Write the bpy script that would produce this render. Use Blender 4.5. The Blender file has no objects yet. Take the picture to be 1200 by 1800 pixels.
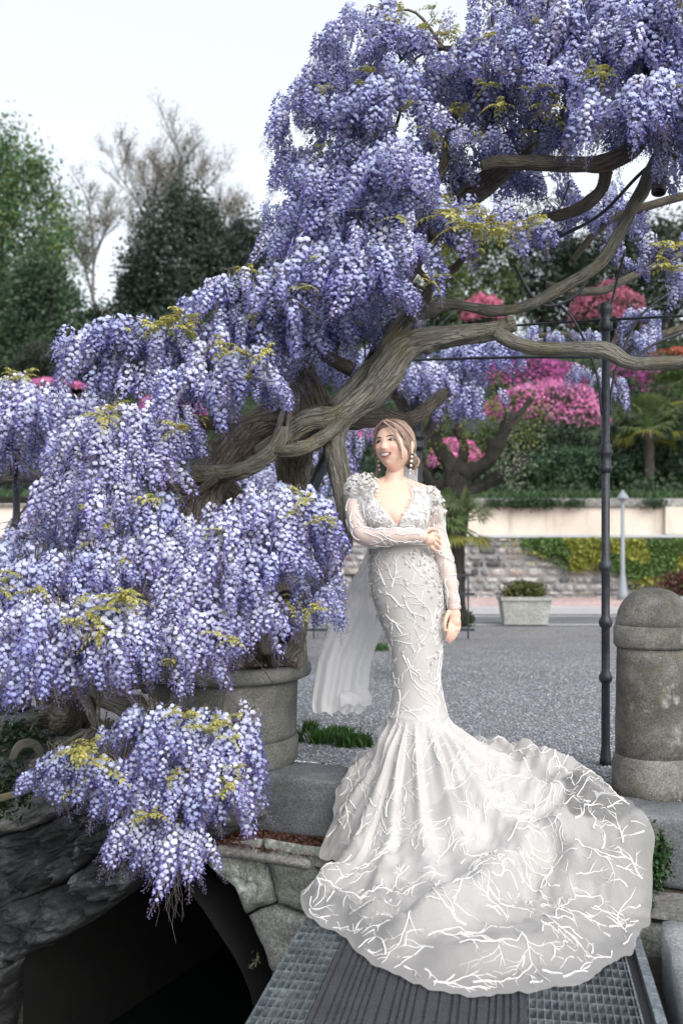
import bpy, bmesh, math, random
import numpy as np
from mathutils import Vector, Matrix, noise as mnoise
R = math.radians
SC = bpy.context.scene
COL = SC.collection
CAMH = 1.13          # eye height over the gravel
F = 1750.0           # focal length in pixels of a 1200 px wide frame
# ---------------------------------------------------------------- camera, sky, sun, exposure
cd = bpy.data.cameras.new('camera'); cam = bpy.data.objects.new('camera', cd); COL.objects.link(cam)
cam.location = (0, 0, CAMH); cam.rotation_euler = (R(90), 0, 0)
cd.sensor_fit = 'HORIZONTAL'; cd.sensor_width = 24; cd.lens = 35
cd.shift_y = 60 / 1200.0
cd.clip_start = 0.05; cd.clip_end = 900
cd.dof.use_dof = True; cd.dof.focus_distance = 4.55; cd.dof.aperture_fstop = 2.2
SC.camera = cam
W = bpy.data.worlds.new('World'); SC.world = W; W.use_nodes = True
nt = W.node_tree; bg = nt.nodes['Background']
sky = nt.nodes.new('ShaderNodeTexSky'); sky.sky_type = 'NISHITA'; sky.sun_disc = False
SUN_EL, SUN_ROT = 36, 152
sky.sun_elevation = R(SUN_EL); sky.sun_rotation = R(SUN_ROT)
sky.air_density = 1.0; sky.dust_density = 2.5; sky.ozone_density = 1.0; sky.altitude = 200
hs = nt.nodes.new('ShaderNodeHueSaturation'); hs.inputs['Saturation'].default_value = .55   # thin evening veil of cloud washes the sky out
nt.links.new(sky.outputs[0], hs.inputs['Color'])
veil = nt.nodes.new('ShaderNodeMix'); veil.data_type = 'RGBA'; veil.inputs[0].default_value = .62; veil.inputs[7].default_value = (4.30, 4.42, 4.52, 1)
nt.links.new(hs.outputs[0], veil.inputs[6])
nt.links.new(veil.outputs[2], bg.inputs[0]); bg.inputs[1].default_value = 0.13
sl = bpy.data.lights.new('sun', 'SUN'); sl.energy = 1.5; sl.angle = R(50); sl.color = (1, .96, .92)
so = bpy.data.objects.new('sun', sl); COL.objects.link(so)
_sd = Vector((math.sin(R(SUN_ROT))*math.cos(R(SUN_EL)), math.cos(R(SUN_ROT))*math.cos(R(SUN_EL)), math.sin(R(SUN_EL))))
so.rotation_euler = _sd.to_track_quat('Z', 'Y').to_euler()
SC.view_settings.view_transform = 'Standard'; SC.view_settings.look = 'None'
SC.view_settings.gamma = 1; SC.view_settings.use_curve_mapping = False
SC.view_settings.exposure = 1.06
SC.cycles.max_bounces = 8; SC.cycles.transparent_max_bounces = 24
SC.cycles.diffuse_bounces = 3
SC.cycles.use_denoising = True

# ---------------------------------------------------------------- helpers
def P(px, py, Y):
    return Vector(((px-600)/F*Y, Y, CAMH-(py-960)/F*Y))
def smooth(a, b, x):
    t = min(1, max(0, (x-a)/(b-a))); return t*t*(3-2*t)
def lerp(a, b, t): return a+(b-a)*t
def tag(o, label=None, cat=None, group=None, kind=None):
    if label: o['label'] = label
    if cat: o['category'] = cat
    if group: o['group'] = group
    if kind: o['kind'] = kind
    return o
def thing(name, label, cat, loc=(0, 0, 0), group=None):
    o = bpy.data.objects.new(name, None); COL.objects.link(o); o.location = loc
    o.empty_display_size = .1
    return tag(o, label, cat, group)
def link(name, me, mat=None, parent=None, kind=None):
    if mat is not None and len(me.materials) == 0: me.materials.append(mat)
    o = bpy.data.objects.new(name, me); COL.objects.link(o)
    if parent is not None:
        o.parent = parent
        o.matrix_parent_inverse = Matrix.Translation(-root_loc(parent))
    if kind: o['kind'] = kind
    return o
def root_loc(p):
    v = Vector(p.location)
    if p.parent is not None: v = Vector((0, 0, 0)) if p.type == 'MESH' else v
    return v
class Acc:
    """collects vertices, faces and per-vertex colours and uvs; build() makes one mesh"""
    def __init__(s): s.V = []; s.F = []; s.C = []; s.U = []; s.n = 0
    def add(s, V, Fs, C=None, U=None):
        V = np.asarray(V, dtype=np.float32).reshape(-1, 3)
        if isinstance(Fs, np.ndarray): Fs = [Fs]
        elif len(Fs) and not isinstance(Fs[0], np.ndarray):
            d = {}
            for f in Fs: d.setdefault(len(f), []).append(f)
            Fs = [np.array(v, dtype=np.int64) for v in d.values()]
        for f in Fs: s.F.append(f+s.n)
        s.V.append(V); s.n += len(V)
        s.C.append(np.broadcast_to(np.asarray(C if C is not None else (1, 1, 1), dtype=np.float32), (len(V), 3)))
        s.U.append(np.asarray(U, dtype=np.float32) if U is not None else V[:, :2])
    def mesh(s, name, smooth_=True, col=True, uv=True):
        me = bpy.data.meshes.new(name)
        V = np.concatenate(s.V)
        me.vertices.add(len(V)); me.vertices.foreach_set('co', V.ravel())
        li = np.concatenate([f.ravel() for f in s.F]).astype(np.int32)
        tot = np.concatenate([np.full(len(f), f.shape[1]) for f in s.F]).astype(np.int32)
        st = np.concatenate([[0], np.cumsum(tot)[:-1]]).astype(np.int32)
        me.loops.add(len(li)); me.loops.foreach_set('vertex_index', li)
        me.polygons.add(len(tot)); me.polygons.foreach_set('loop_start', st)
        try: me.polygons.foreach_set('loop_total', tot)
        except Exception: pass
        me.polygons.foreach_set('use_smooth', np.full(len(tot), smooth_))
        if col:
            C = np.concatenate(s.C); a = me.color_attributes.new('col', 'FLOAT_COLOR', 'POINT')
            a.data.foreach_set('color', np.concatenate([C, np.ones((len(C), 1), np.float32)], 1).astype(np.float32).ravel())
        if uv:
            U = np.concatenate(s.U); l = me.uv_layers.new(name='uv'); l.data.foreach_set('uv', U[li].ravel())
        me.update(calc_edges=True); me.validate()
        return me
    def build(s, name, mat=None, parent=None, kind=None, smooth_=True):
        return link(name, s.mesh(name, smooth_), mat, parent, kind)
def box_geo(cx, cy, cz, sx, sy, sz, rz=0, bev=0):
    bm = bmesh.new(); bmesh.ops.create_cube(bm, size=1)
    bmesh.ops.scale(bm, vec=(sx, sy, sz), verts=bm.verts)
    if bev: bmesh.ops.bevel(bm, geom=bm.edges[:], offset=bev, segments=2, affect='EDGES', profile=.6)
    M = Matrix.Translation((cx, cy, cz)) @ Matrix.Rotation(rz, 4, 'Z')
    V = [tuple(M @ v.co) for v in bm.verts]; bm.verts.index_update(); Fs = [[v.index for v in f.verts] for f in bm.faces]
    bm.free(); return V, Fs
def lathe_geo(prof, seg=32, cx=0, cy=0, wob=0, rot=0):
    V = []; Fs = []
    for (r, z) in prof:
        for k in range(seg):
            a = 2*math.pi*k/seg+rot
            rr = r*(1+wob*mnoise.noise(Vector((math.cos(a)*2, math.sin(a)*2, z*4)))) if wob else r
            V.append((cx+rr*math.cos(a), cy+rr*math.sin(a), z))
    n = len(prof)
    for i in range(n-1):
        for k in range(seg):
            Fs.append((i*seg+k, i*seg+(k+1) % seg, (i+1)*seg+(k+1) % seg, (i+1)*seg+k))
    Fs.append(tuple(reversed(range(seg)))); Fs.append(tuple((n-1)*seg+k for k in range(seg)))
    return V, Fs
def crom(pts, per=6):
    """Catmull-Rom through tuples of any length"""
    A = [np.array(p, float) for p in pts]
    if len(A) < 3: return [A[0]+(A[-1]-A[0])*k/per for k in range(per+1)]
    A = [2*A[0]-A[1]]+A+[2*A[-1]-A[-2]]
    out = []
    for i in range(1, len(A)-2):
        for k in range(per):
            t = k/per
            out.append(.5*((2*A[i])+(-A[i-1]+A[i+1])*t+(2*A[i-1]-5*A[i]+4*A[i+1]-A[i+2])*t*t+(-A[i-1]+3*A[i]-3*A[i+1]+A[i+2])*t**3))
    out.append(A[-2]); return out
def tube_geo(pts, rad, seg=8, ridge=0, twist=2.0, lump=0, seed=0, cap=True):
    """pts: points already dense; rad per point. ridge: rope-like bark strands"""
    n = len(pts); Q = [Vector(p[:3]) for p in pts]; V = []; U = []; Fs = []
    kr = random.Random(int(seed*97)+n); KN_ = [(kr.uniform(0, 1)*n, kr.uniform(0, 6.28), kr.uniform(.25, .7)*(1 if kr.random() < .75 else -.6), kr.uniform(.8, 2.2)) for _ in range(n//6)] if ridge else []
    t = (Q[1]-Q[0]).normalized(); up = Vector((0, 0, 1)) if abs(t.z) < .9 else Vector((1, 0, 0))
    nrm = t.cross(up).normalized(); L = 0
    for i in range(n):
        t2 = (Q[min(n-1, i+1)]-Q[max(0, i-1)])
        t2 = t2.normalized() if t2.length > 1e-9 else t
        nrm = (nrm-t2*nrm.dot(t2)); nrm = nrm.normalized() if nrm.length > 1e-6 else t2.orthogonal().normalized()
        b = t2.cross(nrm); t = t2
        if i: L += (Q[i]-Q[i-1]).length
        for k in range(seg):
            a = 2*math.pi*k/seg; r = rad[i]; d = nrm*math.cos(a)+b*math.sin(a)
            if ridge:
                ph = seed*1.7+twist*L
                w = .55*math.sin(3*a+ph*2.2)+.45*math.sin(7*a+ph*3.1+1.3*math.sin(L*5+seed))+.3*math.sin(2*a-ph)
                cr = abs(mnoise.noise(Vector((math.cos(a)*2.4+seed*2, math.sin(a)*2.4, L*2.2+1))))
                r *= 1+ridge*w+ridge*1.1*mnoise.noise(Vector((math.cos(a)*3+seed, math.sin(a)*3, L*3)))-ridge*1.5*max(0, .16-cr)*4+ridge*.5*mnoise.noise(Vector((math.cos(a)*6+seed, math.sin(a)*6, L*26)))
                for ki, ka, kh, kw in KN_:
                    if abs(i-ki) < 2.5*kw: r += rad[i]*kh*ridge*3*math.exp(-((i-ki)/kw)**2-(((a-ka+3.14159) % 6.28318-3.14159)/.45)**2)
            if lump: r *= 1+lump*mnoise.noise(Vector((d.x*1.2+seed*3.1, d.z*1.2, L*9)))
            V.append(Q[i]+d*r); U.append((k/seg*2 if k <= seg/2 else (seg-k)/seg*2, L))
    for i in range(n-1):
        for k in range(seg):
            Fs.append((i*seg+k, i*seg+(k+1) % seg, (i+1)*seg+(k+1) % seg, (i+1)*seg+k))
    if cap:
        Fs.append(tuple(reversed(range(seg)))); Fs.append(tuple((n-1)*seg+k for k in range(seg)))
    return V, Fs, U

# ---------------------------------------------------------------- materials
def new_mat(name):
    m = bpy.data.materials.new(name); m.use_nodes = True; t = m.node_tree
    return m, t, t.nodes['Principled BSDF'], t.nodes['Material Output']
def N(t, typ, **kw):
    n = t.nodes.new(typ)
    for k, v in kw.items():
        if k.startswith('i_'):
            n.inputs[k[2:].replace('_', ' ')].default_value = v
        else: setattr(n, k, v)
    return n
def L_(t, a, b): t.links.new(a, b)
def coords(t, scale=(1, 1, 1), src='Object'):
    tc = N(t, 'ShaderNodeTexCoord'); mp = N(t, 'ShaderNodeMapping'); mp.inputs['Scale'].default_value = scale
    L_(t, tc.outputs[src], mp.inputs['Vector']); return mp.outputs[0]
def noise_n(t, vec, scale, detail=6, rough=.6):
    n = N(t, 'ShaderNodeTexNoise'); n.inputs['Scale'].default_value = scale; n.inputs['Detail'].default_value = detail
    n.inputs['Roughness'].default_value = rough; L_(t, vec, n.inputs['Vector']); return n.outputs['Fac']
def ramp(t, fac, stops):
    r = N(t, 'ShaderNodeValToRGB'); e = r.color_ramp.elements
    while len(e) < len(stops): e.new(.5)
    for i, (p, c) in enumerate(stops):
        e[i].position = p; e[i].color = (*c, 1) if len(c) == 3 else c
    L_(t, fac, r.inputs[0]); return r.outputs[0]
def mixc(t, fac, a, b, mode='MIX'):
    m = N(t, 'ShaderNodeMix', data_type='RGBA', blend_type=mode)
    for s, v in ((m.inputs[0], fac), (m.inputs[6], a), (m.inputs[7], b)):
        if isinstance(v, (int, float)): s.default_value = v
        elif isinstance(v, tuple): s.default_value = (*v, 1) if len(v) == 3 else v
        else: L_(t, v, s)
    return m.outputs[2]
def bump(t, bs, h, strength=.5, dist=.01):
    b = N(t, 'ShaderNodeBump'); b.inputs['Strength'].default_value = strength; b.inputs['Distance'].default_value = dist
    L_(t, h, b.inputs['Height']); L_(t, b.outputs[0], bs.inputs['Normal'])
def g(v): return (v, v, v)
def stone_mat(name, c1, c2, c3, lich=None, scale=3, rough=.9, bs=.6, bd=.02, fine=90, lich_amt=.62, vec_scale=(1, 1, 1)):
    m, t, b, o = new_mat(name); v = coords(t, vec_scale)
    a = noise_n(t, v, scale, 8, .65); f = noise_n(t, v, fine, 4, .7)
    c = ramp(t, a, [(.3, c1), (.5, c2), (.7, c3)])
    sp = ramp(t, f, [(.35, g(.55)), (.52, g(1)), (.66, g(1.45))])
    c = mixc(t, 1.0, c, sp, 'MULTIPLY')
    if lich:
        for i, lc in enumerate(lich):
            q = noise_n(t, coords(t, (1.1+i*.4, 1, .9+.3*i)), scale*(1.3+i*1.4), 9, .72)
            k = ramp(t, q, [(lich_amt-.04, g(0)), (lich_amt+.06, g(1))])
            c = mixc(t, k, c, lc)
    L_(t, c, b.inputs['Base Color']); b.inputs['Roughness'].default_value = rough
    hh = N(t, 'ShaderNodeMath', operation='ADD'); L_(t, a, hh.inputs[0])
    h2 = N(t, 'ShaderNodeMath', operation='MULTIPLY'); L_(t, f, h2.inputs[0]); h2.inputs[1].default_value = .25
    L_(t, h2.outputs[0], hh.inputs[1])
    bump(t, b, hh.outputs[0], bs, bd); return m
def leaf_mat(name, c1, c2, trans=.25, attr=True, vary=.35, rough=.55):
    m, t, b, o = new_mat(name)
    c = mixc(t, noise_n(t, coords(t), 2.2, 3), c1, c2)
    if attr:
        a = N(t, 'ShaderNodeAttribute', attribute_name='col'); c = mixc(t, 1.0, c, a.outputs['Color'], 'MULTIPLY')
    oi = N(t, 'ShaderNodeObjectInfo')
    rr = N(t, 'ShaderNodeMapRange'); L_(t, oi.outputs['Random'], rr.inputs[0]); rr.inputs[3].default_value = 1-vary*.5; rr.inputs[4].default_value = 1+vary*.5
    c = mixc(t, 1.0, c, rr.outputs[0], 'MULTIPLY')
    L_(t, c, b.inputs['Base Color']); b.inputs['Roughness'].default_value = rough
    tr = N(t, 'ShaderNodeBsdfTranslucent'); L_(t, c, tr.inputs[0])
    ms = N(t, 'ShaderNodeMixShader'); ms.inputs[0].default_value = trans
    L_(t, b.outputs[0], ms.inputs[1]); L_(t, tr.outputs[0], ms.inputs[2]); L_(t, ms.outputs[0], o.inputs[0]); return m
def plain(name, c, rough=.6, metal=0, nz=.15, scale=20, bs=.15, bd=.004):
    m, t, b, o = new_mat(name); f = noise_n(t, coords(t), scale, 5, .6)
    L_(t, mixc(t, f, tuple(x*(1-nz) for x in c), tuple(x*(1+nz) for x in c)), b.inputs['Base Color'])
    b.inputs['Roughness'].default_value = rough; b.inputs['Metallic'].default_value = metal
    bump(t, b, f, bs, bd); return m
def bark_mat(name, c1, c2, c3, moss=None, amt=.6):
    m, t, b, o = new_mat(name)
    tc = N(t, 'ShaderNodeTexCoord'); mp = N(t, 'ShaderNodeMapping'); mp.inputs['Scale'].default_value = (9, 4.2, 1)
    L_(t, tc.outputs['UV'], mp.inputs[0]); v = mp.outputs[0]
    a = noise_n(t, v, 2.2, 8, .7); o2 = coords(t); q = noise_n(t, o2, 7, 6, .7); f = noise_n(t, o2, 120, 3, .6)
    c = ramp(t, a, [(.34, c1), (.5, c2), (.68, c3)])
    c = mixc(t, .5, c, ramp(t, q, [(.3, g(.55)), (.7, g(1.4))]), 'MULTIPLY')
    if moss:
        q2 = noise_n(t, coords(t, (1, 1, .6)), 5.5, 8, .7)
        c = mixc(t, ramp(t, q2, [(amt-.05, g(0)), (amt+.12, g(.85))]), c, moss)
    L_(t, c, b.inputs['Base Color']); b.inputs['Roughness'].default_value = .92
    hh = N(t, 'ShaderNodeMath', operation='MULTIPLY_ADD'); L_(t, f, hh.inputs[0]); hh.inputs[1].default_value = .2; L_(t, a, hh.inputs[2])
    vz = N(t, 'ShaderNodeTexVoronoi', feature='DISTANCE_TO_EDGE'); vz.inputs['Scale'].default_value = 1.0; mp2 = N(t, 'ShaderNodeMapping'); mp2.inputs['Scale'].default_value = (14, 7, 1); L_(t, tc.outputs['UV'], mp2.inputs[0]); L_(t, mp2.outputs[0], vz.inputs['Vector'])
    cr = ramp(t, vz.outputs[0], [(0, g(0)), (.12, g(1))]); c = mixc(t, .45, c, cr, 'MULTIPLY'); L_(t, c, b.inputs['Base Color'])
    h3 = N(t, 'ShaderNodeMath', operation='MULTIPLY_ADD'); L_(t, cr, h3.inputs[0]); h3.inputs[1].default_value = .35; L_(t, hh.outputs[0], h3.inputs[2])
    h4 = N(t, 'ShaderNodeMath', operation='MULTIPLY_ADD'); L_(t, noise_n(t, o2, 34, 5, .7), h4.inputs[0]); h4.inputs[1].default_value = .9; L_(t, h3.outputs[0], h4.inputs[2])
    bump(t, b, h4.outputs[0], 1.0, .03); return m
def attr_mat(name, rough=.5, trans=0, sss=0):
    m, t, b, o = new_mat(name)
    a = N(t, 'ShaderNodeAttribute', attribute_name='col'); L_(t, a.outputs['Color'], b.inputs['Base Color'])
    b.inputs['Roughness'].default_value = rough
    if sss:
        b.inputs['Subsurface Weight'].default_value = sss; b.inputs['Subsurface Radius'].default_value = (1, .35, .2); b.inputs['Subsurface Scale'].default_value = .012
    return m
# ================================================================ SETTING
# kerb line: everything behind it is the gravel forecourt, in front of it a ledge, a culvert and the gangway
KA, KB = Vector((-.43, 4.97)), Vector((1.40, 4.12))
KT = (KB-KA).normalized(); KN = Vector((-KT.y, KT.x))          # along, and pointing back (+Y)
def kd(x, y): return (x-KA.x)*KN.x+(y-KA.y)*KN.y
def kpt(s, d, z=0): p = KA+KT*s+KN*d; return Vector((p.x, p.y, z))
def kray(px, py, d):
    """where the view ray of a pixel meets the vertical plane at offset d from the kerb line -> (s, z)"""
    ax = (px-600)/F; Y = (d+KA.x*KN.x+KA.y*KN.y)/(ax*KN.x+KN.y)
    x = ax*Y; return (x-KA.x)*KT.x+(Y-KA.y)*KT.y, CAMH-(py-960)/F*Y
rng = random.Random(5)

M_gravel, t, b, o = new_mat('gravel')
v = coords(t)
vo = N(t, 'ShaderNodeTexVoronoi'); vo.inputs['Scale'].default_value = 62; L_(t, v, vo.inputs['Vector'])
vd = N(t, 'ShaderNodeTexVoronoi', feature='DISTANCE_TO_EDGE'); vd.inputs['Scale'].default_value = 62; L_(t, v, vd.inputs['Vector'])
bw = N(t, 'ShaderNodeRGBToBW'); L_(t, vo.outputs['Color'], bw.inputs[0])
c = ramp(t, bw.outputs[0], [(.2, (.23, .235, .26)), (.45, (.33, .335, .36)), (.6, (.40, .40, .42)), (.8, (.52, .51, .52))])
c = mixc(t, 1.0, c, ramp(t, vd.outputs[0], [(0, g(.35)), (.12, g(1))]), 'MULTIPLY')
c = mixc(t, 1.0, c, ramp(t, noise_n(t, v, .9, 5), [(.3, g(.82)), (.7, g(1.12))]), 'MULTIPLY')
L_(t, c, b.inputs['Base Color']); b.inputs['Roughness'].default_value = .95
bump(t, b, ramp(t, vd.outputs[0], [(0, g(0)), (.25, g(1))]), 1.0, .012)
GX = 120.0
def gravel_z(x, y): return .012*mnoise.noise(Vector((x*.8, y*.8, 0)))*smooth(.3, 1.2, kd(x, y))
A = Acc(); Vv = []; Ff = []
ss = [-60, -20, -8, -4]+[-4+.25*k for k in range(1, 37)]+[8, 20, 60]
ds = [.335, .45, .6, .8]+[1+.25*k for k in range(0, 28)]+[9, 9.6]
for s in ss:
    for d in ds:
        p = kpt(s, d); yy = min(p.y, 14.06); Vv.append((p.x, yy, gravel_z(p.x, p.y)-(.0 if d > .3 else .0)))
for i in range(len(ss)-1):
    for j in range(len(ds)-1):
        q = i*len(ds)+j; Ff.append((q, q+len(ds), q+len(ds)+1, q+1))
# plain rectangular sheet instead of the slanted tail
A.add(Vv, Ff); 
# far strip of gravel up to the road (behind the slanted grid)
A2 = Acc()
gr = A.build('gravel_ground', M_gravel); tag(gr, kind='structure')
M_soil = stone_mat('soil', (.03, .025, .02), (.06, .05, .04), (.10, .085, .07), scale=2, fine=60)
A2.add([(-150, 13.0, -.03), (150, 13.0, -.03), (150, 700, -.03), (-150, 700, -.03)], [(0, 1, 2, 3)])
tag(A2.build('ground', M_soil), kind='structure')
A3 = Acc(); A3.add([(-60, 6.4, -.012), (60, 6.4, -.012), (60, 14.1, -.012), (-60, 14.1, -.012)], [(0, 1, 2, 3)])
tag(A3.build('gravel_ground', M_gravel), kind='structure')
# loose pebbles lying proud of the sheet
peb = []
for k in range(5):
    bm = bmesh.new(); bmesh.ops.create_icosphere(bm, subdivisions=1, radius=1)
    for vtx in bm.verts:
        vtx.co *= .75+.5*rng.random(); vtx.co.z *= .62; vtx.co.x *= 1.15
    peb.append((np.array([v_.co[:] for v_ in bm.verts]), [tuple(x.index for x in f.verts) for f in bm.faces])); bm.free()
def pebbles(name, n, region, mat, smin, smax, zf, seed, dark=1):
    rr = random.Random(seed); A = Acc()
    fa = [np.array(p[1]) for p in peb]
    for _ in range(n):
        x, y = region(rr)
        if x is None: continue
        k = rr.randrange(5); s = rr.uniform(smin, smax); a = rr.uniform(0, 6.28)
        V = peb[k][0]*s; ca, sa = math.cos(a), math.sin(a)
        V = np.stack([V[:, 0]*ca-V[:, 1]*sa+x, V[:, 0]*sa+V[:, 1]*ca+y, V[:, 2]+zf(x, y)+s*.25], 1)
        q = rr.random(); cc = dark*(.21+.24*q*q); tint = rr.uniform(-.03, .03)
        A.add(V, [fa[k]], (cc*(.93+tint), cc*.97, cc*(1.12-tint)))
    return A.build(name, mat, kind='stuff', smooth_=False)
M_peb = attr_mat('pebble', .85)
def reg(rr):
    Y = 4.2+7.5*rr.random()**1.25; x = rr.uniform(-.12, .42)*Y
    if rr.random() < smooth(8, 11.7, Y): return (None, None)
    return (x, Y) if kd(x, Y) > .30 else (None, None)
tag(pebbles('gravel', 44000, reg, M_peb, .0042, .0092, gravel_z, 3), 'loose grey pebbles of the gravel forecourt', 'gravel')

# road, pavement, lines
M_asph = stone_mat('asphalt', (.10, .105, .12), (.13, .135, .15), (.16, .165, .18), scale=1.2, fine=40, bs=.2)
A = Acc(); A.add([(-150, 14.1, -.02), (150, 14.1, -.02), (150, 16.9, -.02), (-150, 16.9, -.02)], [(0, 1, 2, 3)])
tag(A.build('road', M_asph), kind='structure')
M_line = plain('road_paint', (.62, .62, .62), .7, nz=.3, scale=4)
A = Acc()
for y, w in ((14.45, .12), (16.2, .10)):
    A.add([(-150, y, -.015), (150, y, -.015), (150, y+w, -.015), (-150, y+w, -.015)], [(0, 1, 2, 3)])
tag(A.build('road_marking', M_line), kind='structure')
M_pave = stone_mat('pink_pavement', (.42, .30, .29), (.50, .37, .36), (.55, .42, .40), scale=1, fine=14, bs=.2)
V, Fs = box_geo(0, 18.5, .03, 300, 3.3, .12, bev=.015); A = Acc(); A.add(V, Fs)
tag(A.build('pavement', M_pave, smooth_=False), kind='structure')
V, Fs = box_geo(0, 16.9, .03, 300, .12, .14, bev=.01); A = Acc(); A.add(V, Fs)
tag(A.build('kerb', plain('kerb_stone', (.42, .42, .43), .9), smooth_=False), kind='structure')

# hillside
def hill_z(x, y):
    base = 2.0+smooth(21, 52, y)*9.5*(1 if True else 0)
    base *= 1-.25*smooth(0, -14, x)*(1-smooth(30, 50, y))
    if y > 52: base += .0
    return base+.35*mnoise.noise(Vector((x*.15, y*.15, 3)))*smooth(21.5, 25, y)
M_hill, t, b, o = new_mat('hill_grass')
v = coords(t); c = ramp(t, noise_n(t, v, 1.3, 8, .7), [(.3, (.012, .022, .010)), (.5, (.025, .048, .018)), (.72, (.05, .09, .03))])
L_(t, c, b.inputs['Base Color']); b.inputs['Roughness'].default_value = 1; bump(t, b, noise_n(t, v, 12, 6), 1, .1)
A = Acc(); Vv = []; Ff = []
xs = list(np.linspace(-60, 60, 81)); ys = [20.85, 21.3, 22, 23]+list(np.linspace(24, 60, 37))+[90, 300, 650]
for y in ys:
    for x in xs: Vv.append((x*(1 if y < 61 else (y/45)), y, hill_z(x, y)))
for i in range(len(ys)-1):
    for j in range(len(xs)-1):
        q = i*len(xs)+j; Ff.append((q, q+1, q+len(xs)+1, q+len(xs)))
A.add(Vv, Ff); tag(A.build('hillside', M_hill), kind='structure')

# retaining wall: rubble stone below, cream plaster band above, grey coping
WY = 20.15
rw = thing('retaining_wall', 'long roadside retaining wall, rubble stone below a cream plastered band with grey coping', 'wall', (0, WY, 0))
M_rub = [stone_mat('rubble_%s' % n_, *cs, scale=2.5, fine=25, bs=.5) for n_, cs in {
    'grey': ((.16, .165, .17), (.24, .245, .255), (.34, .34, .35)), 'pale': ((.32, .31, .31), (.42, .40, .40), (.52, .50, .49)),
    'dark': ((.05, .055, .06), (.09, .095, .10), (.15, .155, .16)), 'warm': ((.2, .18, .16), (.30, .27, .24), (.38, .34, .31))}.items()]
M_plas, t, b, o = new_mat('cream_plaster')
v = coords(t); c = ramp(t, noise_n(t, v, .7, 8, .65), [(.3, (.52, .45, .37)), (.5, (.66, .59, .51)), (.7, (.74, .69, .62))])
c = mixc(t, ramp(t, noise_n(t, coords(t, (1, 1, .12)), 3.5, 8, .75), [(.50, g(0)), (.70, g(.65))]), c, (.33, .29, .25))
L_(t, c, b.inputs['Base Color']); b.inputs['Roughness'].default_value = .9; bump(t, b, noise_n(t, v, 14, 5), .3, .02)
M_mort = stone_mat('mortar', (.17, .17, .17), (.24, .24, .24), (.32, .32, .32), scale=4, fine=40)
def wall_box(name, x0, x1, y0, y1, z0, z1, mat, parent, bev=.01):
    V, Fs = box_geo((x0+x1)/2, (y0+y1)/2, (z0+z1)/2, x1-x0, y1-y0, z1-z0, bev=bev); A = Acc(); A.add(V, Fs)
    return A.build(name, mat, parent, smooth_=False)
ZS, ZC, ZT = 1.30, 1.93, 2.10
wall_box('stone_backing', -40, 40, WY+.06, WY+.6, -.05, ZS, M_mort, rw)
wall_box('plaster_band', -40, 40, WY+.10, WY+.6, ZS+.06, ZC, M_plas, rw)
wall_box('ledge', -40, 40, WY-.02, WY+.62, ZS, ZS+.06, plain('ledge_stone', (.45, .47, .5), .9), rw)
wall_box('coping', -40, 40, WY+.02, WY+.7, ZC, ZT, stone_mat('coping_stone', (.12, .12, .12), (.22, .22, .21), (.34, .34, .33), scale=1.5, fine=20), rw)
wall_box('pilaster', 6.55, 6.95, WY-.02, WY+.3, ZS+.065, ZC-.005, M_plas, rw)
# stones laid in rough courses; those in view are single parts, the rest joined
rr = random.Random(11); stones = []
z = .0
while z < ZS-.02:
    h = rr.uniform(.08, .19); h = min(h, ZS-z)
    x = -9.0+rr.uniform(0, .2)
    while x < 9.5:
        w = rr.uniform(.09, .42); stones.append((x, x+w, z, z+h, rr.random())); x += w
    z += h
def stone_geo(x0, x1, z0, z1, rr):
    gp = .012; x0 += gp; x1 -= gp; z0 += gp; z1 -= gp
    cx, cz = (x0+x1)/2, (z0+z1)/2; w, h = (x1-x0)/2, (z1-z0)/2
    f = []; n = 8
    for k in range(n):
        a = 2*math.pi*(k+.5)/n; ca, sa = math.cos(a), math.sin(a); e = .55
        f.append((cx+w*math.copysign(abs(ca)**e, ca)*rr.uniform(.78, 1.04), cz+h*math.copysign(abs(sa)**e, sa)*rr.uniform(.78, 1.06)))
    d = rr.uniform(-.05, .0)
    V = [(x, WY+.07, z) for x, z in f]+[(cx+(x-cx)*.86, WY-d, cz+(z-cz)*.84) for x, z in f]+[(cx, WY-d-.015, cz)]
    Fs = [(k, n+k, n+(k+1) % n, (k+1) % n) for k in range(n)]+[(n+k, 2*n, n+(k+1) % n) for k in range(n)]
    return V, Fs
vis = [s for s in stones if 1.9 < (s[0]+s[1])/2 < 7.2]; vis = sorted(vis, key=lambda s: -(s[1]-s[0])*(s[3]-s[2]))[:290]; vs = set(id(s) for s in vis)
rest = [Acc() for _ in M_rub]
for s in stones:
    V, Fs = stone_geo(*s[:4], rr); mi = 0 if s[4] < .42 else 1 if s[4] < .66 else 2 if s[4] < .86 else 3
    if id(s) in vs:
        A = Acc(); A.add(V, Fs); A.build('stone', M_rub[mi], rw, smooth_=True)
    else: rest[mi].add(V, Fs)
for A, m in zip(rest, M_rub): A.build('rubble', m, rw, kind='stuff')

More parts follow.
